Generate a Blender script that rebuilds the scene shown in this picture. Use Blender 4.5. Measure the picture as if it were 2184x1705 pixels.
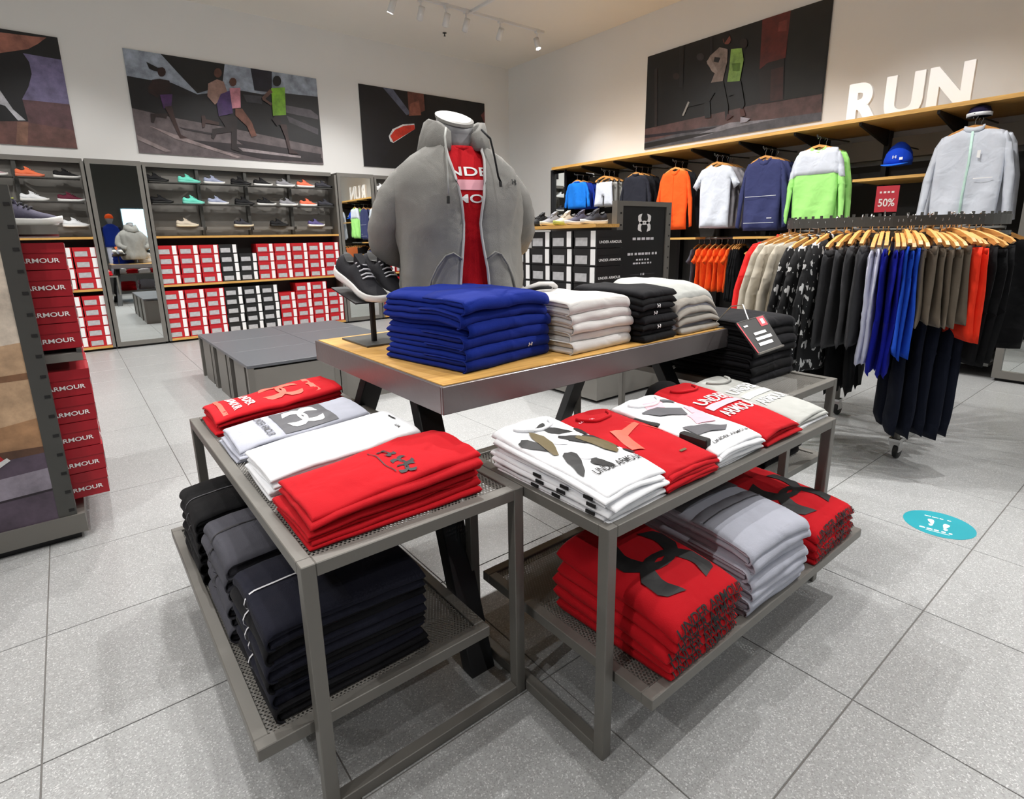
import bpy, bmesh, math, random
from mathutils import Vector, Matrix, noise
SC = bpy.context.scene
COL = SC.collection
for o in list(bpy.data.objects): bpy.data.objects.remove(o)
PI = math.pi
def S(r, g=None, b=None):                     # display (sRGB) value to linear
    if g is None: r, g, b = r, r, r
    return tuple((c/12.92 if c <= .04045 else ((c+.055)/1.055)**2.4) for c in (r, g, b)) + (1,)

# ------------------------------------------------------------------ camera
W, H = 2184, 1705
F, YAW, PIT, ROL = 1176.3, 0.9130, -0.2296, -0.0192
cam = bpy.data.cameras.new('camera'); co = bpy.data.objects.new('camera', cam); COL.objects.link(co)
fw = Vector((math.cos(YAW)*math.cos(PIT), math.sin(YAW)*math.cos(PIT), math.sin(PIT)))
rt = Vector((math.sin(YAW), -math.cos(YAW), 0)); up = rt.cross(fw)
r2 = rt*math.cos(ROL)+up*math.sin(ROL); u2 = up*math.cos(ROL)-rt*math.sin(ROL)
co.matrix_world = Matrix(((r2.x, u2.x, -fw.x, 0), (r2.y, u2.y, -fw.y, 0), (r2.z, u2.z, -fw.z, 1.4), (0, 0, 0, 1)))
cam.sensor_width = 36; cam.lens = F/W*36; cam.shift_x = 22.8/W; cam.shift_y = -69.5/W
cam.clip_start = .05; cam.clip_end = 100
SC.camera = co
# ------------------------------------------------------------------ world, exposure
wd = bpy.data.worlds.new('world'); SC.world = wd; wd.use_nodes = True
wd.node_tree.nodes['Background'].inputs[0].default_value = (.9, .93, 1, 1)
wd.node_tree.nodes['Background'].inputs[1].default_value = .3
SC.view_settings.view_transform = 'Standard'; SC.view_settings.look = 'None'
SC.view_settings.exposure = 0.03; SC.view_settings.gamma = 1; SC.view_settings.use_curve_mapping = False
CEIL = 4.75
SPOT_W = 190          # watts of a track spot
LAMPS = [  # where it hangs, x, y, aim x, aim y, aim z, power factor, cone degrees
 ('right of the front bench', 4.4, .2, 2.3, 1.1, .6, 2.0, 70), ('left of the camera', -.6, .6, .9, 1.6, .6, .3, 80), ('in front of the front bench', 2.2, -.6, 1.6, 1.2, .7, .25, 75),
 ('behind the mannequin', 1.6, 4.2, 1.4, 2.0, .8, 1.2, 75), ('over the left aisle', .3, 4.4, .2, 4.6, .0, 1.1, 120), ('over the middle gondola', 3.4, 3.4, 3.6, 2.4, .5, 1.0, 85),
 ('at the left end of the ceiling track', 4.1, 7.6, 3.4, 9.3, 1.2, .7, 75), ('in front of the shoe wall', 2.4, 7.2, 2.2, 9.4, 1.1, .75, 75), ('in front of the narrow mirror', .2, 7.2, .2, 9.4, 1.1, .55, 75),
 ('at the right end of the ceiling track', 6.75, 7.6, 6.9, 6.6, 1.3, .9, 75), ('before the blue jackets of the right wall', 5.2, 5.6, 6.9, 5.6, 1.4, 1.0, 78), ('before the orange jacket of the right wall', 5.0, 3.6, 6.9, 3.8, 1.5, 1.2, 75),
 ('before the lime jacket of the right wall', 5.0, 2.0, 6.9, 2.2, 1.6, 1.1, 72), ('left of the round rack', 3.1, 1.9, 4.2, 1.4, .9, 1.1, 80), ('right of the round rack', 5.2, -.4, 4.3, 1.0, .4, .8, 85),
 ('over the low platform', 2.0, 5.9, 1.9, 5.6, .2, 1.5, 110), ('over the floor sticker', 3.4, .2, 3.0, .3, 0, .25, 95), ('above the left gondola', -.9, 2.2, -.4, 3.4, .8, .9, 85),
 ('near the right mirror', 6.3, .4, 6.2, .6, 0, .5, 95), ('over the far left aisle', .2, 6.4, .1, 6.6, 0, 1.2, 120),
 ('above the display table', 1.25, 1.55, 1.25, 1.5, .5, .8, 90), ('added as wide fill over the entrance', 1.2, -2.6, 1.2, -2.4, 0, .8, 165), ('added as wide fill over the far aisle', 4.6, 6.2, 4.6, 6.3, 0, 2.8, 165), ('added as wide fill over the left part of the shop', -2.6, 5.5, -2.6, 5.6, 0, 2.8, 165),  # widest cones are added fill lamps that lift walls, ceiling and back floor
 ('added as wide fill over the left entrance', -2.8, .6, -2.8, .7, 0, 1.2, 165), ('added as wide fill over the right entrance', 5.0, -3.0, 5.0, -2.9, 0, 1.1, 165), ('added as wide fill over the middle aisle', 2.6, 3.6, 2.6, 3.7, 0, 2.0, 165),  # added fill lamps as well, for general brightness
]
# ------------------------------------------------------------------ helpers
class MB:
    def __init__(s): s.v = []; s.f = []; s.c = []
    def add(s, vs, fs):
        n = len(s.v); s.v += [tuple(p) for p in vs]; s.f += [tuple(i+n for i in f) for f in fs]; return s
    def box(s, x0, x1, y0, y1, z0, z1):
        return s.add([(x0,y0,z0),(x1,y0,z0),(x1,y1,z0),(x0,y1,z0),(x0,y0,z1),(x1,y0,z1),(x1,y1,z1),(x0,y1,z1)],
                     [(3,2,1,0),(4,5,6,7),(0,1,5,4),(1,2,6,5),(2,3,7,6),(3,0,4,7)])
    def hexa(s, a, b):                        # two quads of 4 points (bottom, top)
        return s.add(list(a)+list(b), [(3,2,1,0),(4,5,6,7),(0,1,5,4),(1,2,6,5),(2,3,7,6),(3,0,4,7)])
    def tube(s, pts, r, n=8, flat=1.0):
        pts = [Vector(p) for p in pts]; m = len(pts); rs = r if isinstance(r, (list, tuple)) else [r]*m
        vs = []; ref = Vector((0, 0, 1))
        for i, p in enumerate(pts):
            t = (pts[min(i+1, m-1)]-pts[max(i-1, 0)]).normalized()
            if abs(t.dot(ref)) > .95: ref2 = Vector((0, 1, 0))
            else: ref2 = ref
            a = t.cross(ref2).normalized(); b = t.cross(a).normalized()
            for k in range(n):
                w = 2*PI*k/n; vs.append(p+a*math.cos(w)*rs[i]+b*math.sin(w)*rs[i]*flat)
        fs = [(i*n+k, i*n+(k+1) % n, (i+1)*n+(k+1) % n, (i+1)*n+k) for i in range(m-1) for k in range(n)]
        fs += [tuple(range(n-1, -1, -1)), tuple((m-1)*n+k for k in range(n))]
        return s.add(vs, fs)
    def lathe(s, prof, n=16, cx=0, cy=0):     # (r, z) list
        vs = [(cx+r*math.cos(2*PI*k/n), cy+r*math.sin(2*PI*k/n), z) for r, z in prof for k in range(n)]
        m = len(prof)
        fs = [(i*n+k, i*n+(k+1) % n, (i+1)*n+(k+1) % n, (i+1)*n+k) for i in range(m-1) for k in range(n)]
        fs += [tuple(range(n-1, -1, -1)), tuple((m-1)*n+k for k in range(n))]
        return s.add(vs, fs)
    def ring(s, R, r0, z0, z1, n=48):         # flat band ring
        vs = []
        for k in range(n):
            c, q = math.cos(2*PI*k/n), math.sin(2*PI*k/n)
            vs += [((R-r0)*c, (R-r0)*q, z0), ((R+r0)*c, (R+r0)*q, z0), ((R+r0)*c, (R+r0)*q, z1), ((R-r0)*c, (R-r0)*q, z1)]
        fs = [(k*4+j, ((k+1) % n)*4+j, ((k+1) % n)*4+(j+1) % 4, k*4+(j+1) % 4) for k in range(n) for j in range(4)]
        return s.add(vs, fs)
    def loft(s, rings, closed=True, cap=True):
        n = len(rings[0]); m = len(rings); vs = [p for r in rings for p in r]
        kk = n if closed else n-1
        fs = [(i*n+k, i*n+(k+1) % n, (i+1)*n+(k+1) % n, (i+1)*n+k) for i in range(m-1) for k in range(kk)]
        if cap and closed: fs += [tuple(range(n-1, -1, -1)), tuple((m-1)*n+k for k in range(n))]
        return s.add(vs, fs)
    def mesh(s, name, mat, smooth=False):
        me = bpy.data.meshes.new(name); me.from_pydata(s.v, [], s.f)
        if mat: me.materials.append(mat)
        if smooth: me.polygons.foreach_set('use_smooth', [True]*len(me.polygons))
        me.update(); return me
    def build(s, name, mat, parent=None, smooth=False, bevel=0, loc=None):
        return obj(name, s.mesh(name, mat, smooth), parent, bevel, loc)
def obj(name, me, parent=None, bevel=0, loc=None):
    o = bpy.data.objects.new(name, me); COL.objects.link(o)
    if parent: o.parent = parent
    if loc is not None: o.location = loc
    if bevel:
        b = o.modifiers.new('bevel', 'BEVEL'); b.width = bevel; b.segments = 1; b.limit_method = 'ANGLE'
    return o
def tag(o, label, cat, group=None):
    o['label'] = label; o['category'] = cat
    if group: o['group'] = group
    return o
def thing(name, label, cat, loc=(0,0,0), rz=0, group=None):
    o = bpy.data.objects.new(name, None); COL.objects.link(o); o.empty_display_size = .05
    o.location = loc; o.rotation_euler = (0, 0, rz)
    return tag(o, label, cat, group)
def struct(o): o['kind'] = 'structure'; return o
def setmat(o, m):
    o.material_slots[0].link = 'OBJECT'; o.material_slots[0].material = m; return o
ORD = ['first','second','third','fourth','fifth','sixth','seventh','eighth','ninth','tenth','eleventh','twelfth','thirteenth','fourteenth','fifteenth','sixteenth']
# ------------------------------------------------------------------ materials
def newmat(name):
    m = bpy.data.materials.new(name); m.use_nodes = True
    nt = m.node_tree; return m, nt, nt.nodes['Principled BSDF']
MC = {}
def mat(name, col, rough=.6, metal=0, bump=0, bscale=200, var=0, vscale=6, spec=.5, sheen=0, wrinkle=0):
    if name in MC: return MC[name]
    m, nt, p = newmat(name); L = nt.links
    p.inputs['Base Color'].default_value = col; p.inputs['Roughness'].default_value = rough
    p.inputs['Metallic'].default_value = metal; p.inputs['Specular IOR Level'].default_value = spec
    if sheen: p.inputs['Sheen Weight'].default_value = sheen
    tc = nt.nodes.new('ShaderNodeTexCoord')
    if var:
        n = nt.nodes.new('ShaderNodeTexNoise'); n.inputs['Scale'].default_value = vscale; n.inputs['Detail'].default_value = 3
        L.new(tc.outputs['Object'], n.inputs['Vector'])
        mx = nt.nodes.new('ShaderNodeMix'); mx.data_type = 'RGBA'
        mx.inputs[6].default_value = tuple(c*(1-var) for c in col[:3])+(1,); mx.inputs[7].default_value = tuple(min(1, c*(1+var)) for c in col[:3])+(1,)
        L.new(n.outputs['Fac'], mx.inputs[0]); L.new(mx.outputs[2], p.inputs['Base Color'])
    if bump:
        n2 = nt.nodes.new('ShaderNodeTexNoise'); n2.inputs['Scale'].default_value = bscale; n2.inputs['Detail'].default_value = 2
        L.new(tc.outputs['Object'], n2.inputs['Vector'])
        b = nt.nodes.new('ShaderNodeBump'); b.inputs['Strength'].default_value = bump; b.inputs['Distance'].default_value = .004
        L.new(n2.outputs['Fac'], b.inputs['Height']); L.new(b.outputs[0], p.inputs['Normal'])
        if wrinkle:
            n3 = nt.nodes.new('ShaderNodeTexNoise'); n3.inputs['Scale'].default_value = 8; n3.inputs['Detail'].default_value = 2; n3.inputs['Roughness'].default_value = .45; n3.inputs['Distortion'].default_value = .6
            L.new(tc.outputs['Object'], n3.inputs['Vector']); b3 = nt.nodes.new('ShaderNodeBump'); b3.inputs['Strength'].default_value = wrinkle; b3.inputs['Distance'].default_value = .03
            L.new(n3.outputs['Fac'], b3.inputs['Height']); L.new(b3.outputs[0], b.inputs['Normal'])
    MC[name] = m; return m
def fab(name, r, g=None, b=None, var=.07, bump=.25, sheen=.02): return mat('fabric_'+name, S(r, g, b), .85, 0, bump, 350, var, 14, .2, sheen, .42)
def emis(name, col, st):
    if name in MC: return MC[name]
    m, nt, p = newmat(name); p.inputs['Base Color'].default_value = col
    p.inputs['Emission Color'].default_value = col; p.inputs['Emission Strength'].default_value = st
    MC[name] = m; return m
def wood_mat(name, c0, c1, axis=0):
    m, nt, p = newmat(name); L = nt.links
    tc = nt.nodes.new('ShaderNodeTexCoord'); mp = nt.nodes.new('ShaderNodeMapping')
    sc = [26, 26, 26]; sc[axis] = 1.6; mp.inputs['Scale'].default_value = sc
    n = nt.nodes.new('ShaderNodeTexNoise'); n.inputs['Scale'].default_value = 2.2; n.inputs['Detail'].default_value = 6; n.inputs['Distortion'].default_value = .6
    cr = nt.nodes.new('ShaderNodeValToRGB'); cr.color_ramp.elements[0].color = c0; cr.color_ramp.elements[1].color = c1
    cr.color_ramp.elements[0].position = .3; cr.color_ramp.elements[1].position = .7
    L.new(tc.outputs['Object'], mp.inputs[0]); L.new(mp.outputs[0], n.inputs['Vector']); L.new(n.outputs['Fac'], cr.inputs[0])
    L.new(cr.outputs[0], p.inputs['Base Color']); p.inputs['Roughness'].default_value = .45
    return m
def perf_mat(name, col, pitch=.011, hole=.30):
    m, nt, p = newmat(name); L = nt.links; N = nt.nodes
    p.inputs['Base Color'].default_value = col; p.inputs['Roughness'].default_value = .5; p.inputs['Metallic'].default_value = .2
    tc = N.new('ShaderNodeTexCoord'); sp = N.new('ShaderNodeSeparateXYZ'); L.new(tc.outputs['Object'], sp.inputs[0])
    def mth(op, a, b=None):
        n = N.new('ShaderNodeMath'); n.operation = op
        for i, q in enumerate((a, b)):
            if q is None: continue
            if isinstance(q, (int, float)): n.inputs[i].default_value = q
            else: L.new(q, n.inputs[i])
        return n.outputs[0]
    ds = []
    for off in (0, .5):
        fx = mth('SUBTRACT', mth('FRACT', mth('ADD', mth('DIVIDE', sp.outputs[0], pitch), 100+off)), .5)
        fy = mth('MULTIPLY', mth('SUBTRACT', mth('FRACT', mth('ADD', mth('DIVIDE', sp.outputs[1], pitch*1.6), 100+off)), .5), 1.6)
        ds.append(mth('SQRT', mth('ADD', mth('MULTIPLY', fx, fx), mth('MULTIPLY', fy, fy))))
    hl = mth('LESS_THAN', mth('MINIMUM', ds[0], ds[1]), hole)
    tr = N.new('ShaderNodeBsdfTransparent'); mx = N.new('ShaderNodeMixShader')
    L.new(hl, mx.inputs[0]); L.new(p.outputs[0], mx.inputs[1]); L.new(tr.outputs[0], mx.inputs[2])
    L.new(mx.outputs[0], N['Material Output'].inputs[0]); return m
def attr_mat(name, rough=.5):
    m, nt, p = newmat(name); a = nt.nodes.new('ShaderNodeAttribute'); a.attribute_name = 'Col'
    
    tc = nt.nodes.new('ShaderNodeTexCoord'); n = nt.nodes.new('ShaderNodeTexNoise'); n.inputs['Scale'].default_value = 7; n.inputs['Detail'].default_value = 6; n.inputs['Roughness'].default_value = .65
    mr = nt.nodes.new('ShaderNodeMapRange'); mr.inputs[1].default_value = .3; mr.inputs[2].default_value = .7; mr.inputs[3].default_value = .55; mr.inputs[4].default_value = 1.35
    mx = nt.nodes.new('ShaderNodeMix'); mx.data_type = 'RGBA'; mx.blend_type = 'MULTIPLY'; mx.inputs[0].default_value = 1
    L = nt.links; L.new(tc.outputs['Object'], n.inputs['Vector']); L.new(n.outputs['Fac'], mr.inputs[0]); L.new(a.outputs['Color'], mx.inputs[6]); L.new(mr.outputs[0], mx.inputs[7])
    L.new(mx.outputs[2], p.inputs['Base Color']); p.inputs['Roughness'].default_value = rough; return m
def floor_mat(name):
    m, nt, p = newmat(name); L = nt.links; N = nt.nodes
    tc = N.new('ShaderNodeTexCoord'); oi = N.new('ShaderNodeObjectInfo'); ad = N.new('ShaderNodeVectorMath'); ad.operation = 'ADD'
    ml = N.new('ShaderNodeVectorMath'); ml.operation = 'MULTIPLY'; ml.inputs[1].default_value = (37, 53, 0)
    L.new(oi.outputs['Random'], ml.inputs[0]); L.new(tc.outputs['Object'], ad.inputs[0]); L.new(ml.outputs[0], ad.inputs[1])
    v = N.new('ShaderNodeTexVoronoi'); v.inputs['Scale'].default_value = 300; L.new(ad.outputs[0], v.inputs['Vector'])
    sx = N.new('ShaderNodeSeparateColor'); L.new(v.outputs['Color'], sx.inputs[0])
    cr = N.new('ShaderNodeValToRGB'); e = cr.color_ramp.elements
    e[0].color = S(.56); e[0].position = 0; e[1].color = S(.635, .64, .64); e[1].position = .35
    e.new(.86).color = S(.645, .65, .65); e.new(.94).color = S(.78, .785, .785)
    L.new(sx.outputs[0], cr.inputs[0])
    n = N.new('ShaderNodeTexNoise'); n.inputs['Scale'].default_value = 3; L.new(ad.outputs[0], n.inputs['Vector'])
    mx = N.new('ShaderNodeMix'); mx.data_type = 'RGBA'; mx.blend_type = 'MULTIPLY'; mx.inputs[0].default_value = .12
    L.new(cr.outputs[0], mx.inputs[6]); L.new(n.outputs['Fac'], mx.inputs[7]); L.new(mx.outputs[2], p.inputs['Base Color'])
    p.inputs['Roughness'].default_value = .33; p.inputs['Specular IOR Level'].default_value = .45
    return m
M_wall = mat('wall_paint', S(.92, .92, .915), .8, 0, .05, 60, .02, 2)
M_ceil = mat('ceiling_paint', S(.93, .91, .875), .85, 0, .05, 60, .02, 2)
M_tile = floor_mat('terrazzo_tile'); M_grout = mat('grout', S(.42, .41, .40), .9)
M_steel = mat('grey_powder_coat', S(.46, .45, .43), .45, .25, .05, 90, .05, 9)
M_steelD = mat('dark_grey_metal', S(.30, .30, .29), .45, .3, .05, 90, .05, 9)
M_skirt = mat('brushed_metal', S(.46, .44, .44), .32, .55, .12, 60, .12, 5)
M_black = mat('black_metal', S(.10, .10, .11), .5, .1)
M_dark = mat('dark_panel', S(.17, .165, .16), .6, 0, 0, 1, .1, 3)
M_panel = mat('grey_panel', S(.47, .46, .44), .6, 0, 0, 1, .05, 3)
M_wood = wood_mat('oak_x', S(.74, .55, .28), S(.86, .68, .38), 0)
M_woodY = wood_mat('oak_y', S(.74, .55, .28), S(.86, .68, .38), 1)
M_hang = wood_mat('hanger_wood', S(.76, .52, .26), S(.87, .64, .36), 0)
M_perf = perf_mat('perforated_steel', S(.47, .46, .44))
M_mirror, _, _p = newmat('mirror_glass'); _p.inputs['Metallic'].default_value = 1; _p.inputs['Roughness'].default_value = .015; _p.inputs['Base Color'].default_value = (.86, .9, .89, 1)
M_print = attr_mat('printed_ink', .45)
M_red = mat('red_card', S(.72, .07, .12), .5, 0, 0, 1, .04, 4); M_blk = mat('black_card', S(.075, .075, .08), .5)
M_white = mat('white_card', S(.93, .93, .93), .6); M_pic = mat('grey_shoe_print', S(.70, .70, .71), .5, 0, 0, 1, .4, 22)
M_rubberW = mat('white_rubber', S(.92, .92, .91), .55); M_rubberK = mat('black_rubber', S(.07), .6)
M_whiteP = mat('white_plastic', S(.9, .9, .9), .4); M_chrome = mat('chrome', S(.75), .2, 1)
M_inkK = mat('black_ink', S(.08, .08, .085), .6); M_inkW = mat('white_ink', S(.95), .6); M_inkG = mat('grey_ink', S(.34, .34, .36), .6)
M_inkC = mat('coral_ink', S(1., .38, .30), .55); M_inkP = mat('pink_ink', S(.97, .70, .75), .55); M_inkO = mat('olive_ink', S(.38, .33, .20), .6); M_inkL = mat('pale_grey_ink', S(.85, .85, .87), .6)

# ------------------------------------------------------------------ 2-D shapes: lettering and emblem
TXT = {}
def text2d(s, bold=.016):
    if (s, bold) in TXT: return TXT[(s, bold)]
    cu = bpy.data.curves.new('t', 'FONT'); cu.body = s; cu.size = 1; cu.offset = bold
    o = bpy.data.objects.new('t', cu); COL.objects.link(o)
    me = bpy.data.meshes.new_from_object(o.evaluated_get(bpy.context.evaluated_depsgraph_get()))
    vs = [(v.co.x, v.co.y) for v in me.vertices]; fs = [tuple(p.vertices) for p in me.polygons]
    bpy.data.objects.remove(o); bpy.data.curves.remove(cu); bpy.data.meshes.remove(me)
    x0 = min(v[0] for v in vs); x1 = max(v[0] for v in vs); y0 = min(v[1] for v in vs); y1 = max(v[1] for v in vs)
    vs = [((x-x0)/(x1-x0)-.5, (y-y0)/(y1-y0)-.5) for x, y in vs]
    TXT[(s, bold)] = (vs, fs); return vs, fs
def logo2d():
    pts = [(-.33, .47, .13, .10), (-.40, .33, .13, .06), (-.39, .17, .13, -.02), (-.28, .03, .09, -.06), (-.13, -.05, .055, -.05), (0, -.075, .045, 0)]
    vs = []; fs = []
    for sy in (1, -1):
        cl = [(x, y, w) for x, y, w, _ in pts] + [(-x, y, w) for x, y, w, _ in pts[-2::-1]]
        b = len(vs)
        for i, (x, y, w) in enumerate(cl):
            x0, y0, _ = cl[max(i-1, 0)]; x1, y1, _ = cl[min(i+1, len(cl)-1)]
            tx, ty = x1-x0, y1-y0; l = math.hypot(tx, ty); nx, ny = -ty/l, tx/l
            if i in (0, len(cl)-1): nx, ny = (1, .25) if i == 0 else (-1, .25)
            vs += [(x+nx*w, sy*(y+ny*w)), (x-nx*w, sy*(y-ny*w))]
        for i in range(len(cl)-1): fs.append((b+2*i, b+2*i+1, b+2*i+3, b+2*i+2))
    return vs, fs
LOGO = logo2d()
RECT = ([(-.5, -.5), (.5, -.5), (.5, .5), (-.5, .5)], [(0, 1, 2, 3)])
def place2d(shape, cx, cy, w, h, rot=0):
    c, s = math.cos(rot), math.sin(rot)
    return [(cx+x*w*c-y*h*s, cy+x*w*s+y*h*c) for x, y in shape[0]], shape[1]
def ink(name, shapes, mp, m, parent, cut=.02):
    """flat print laid on a surface: shapes in (u, v) metres, mp maps (u, v) to a point; cut = slice size"""
    if 1 < len(shapes) <= 12: return [ink(name, [s_], mp, m, parent, cut) for s_ in shapes][0]
    bm = bmesh.new()
    for vs, fs in shapes:
        bv = [bm.verts.new((x, y, 0)) for x, y in vs]
        for f in fs:
            try: bm.faces.new([bv[i] for i in f])
            except ValueError: pass
    if cut:
        xs = [v.co.x for v in bm.verts]; ys = [v.co.y for v in bm.verts]
        for ax, lo, hi in ((0, min(xs), max(xs)), (1, min(ys), max(ys))):
            q = math.ceil(lo/cut)*cut
            while q < hi:
                co_ = Vector((q, 0, 0)) if ax == 0 else Vector((0, q, 0)); no_ = Vector((1, 0, 0)) if ax == 0 else Vector((0, 1, 0))
                bmesh.ops.bisect_plane(bm, geom=bm.verts[:]+bm.edges[:]+bm.faces[:], dist=1e-6, plane_co=co_, plane_no=no_)
                q += cut
    for v in bm.verts: v.co = mp(v.co.x, v.co.y)
    me = bpy.data.meshes.new(name); bm.to_mesh(me); bm.free(); me.materials.append(m)
    o_ = obj(name, me, parent)
    if len(shapes) > 12: o_['kind'] = 'stuff'
    return o_
def dashes(rng, w, n):                        # a line of print too small to read
    out = []; x = -w/2
    for i in range(n):
        l = w/n*(.45+.4*rng.random()); out.append((x+l/2, l)); x += w/n
    return out
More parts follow.
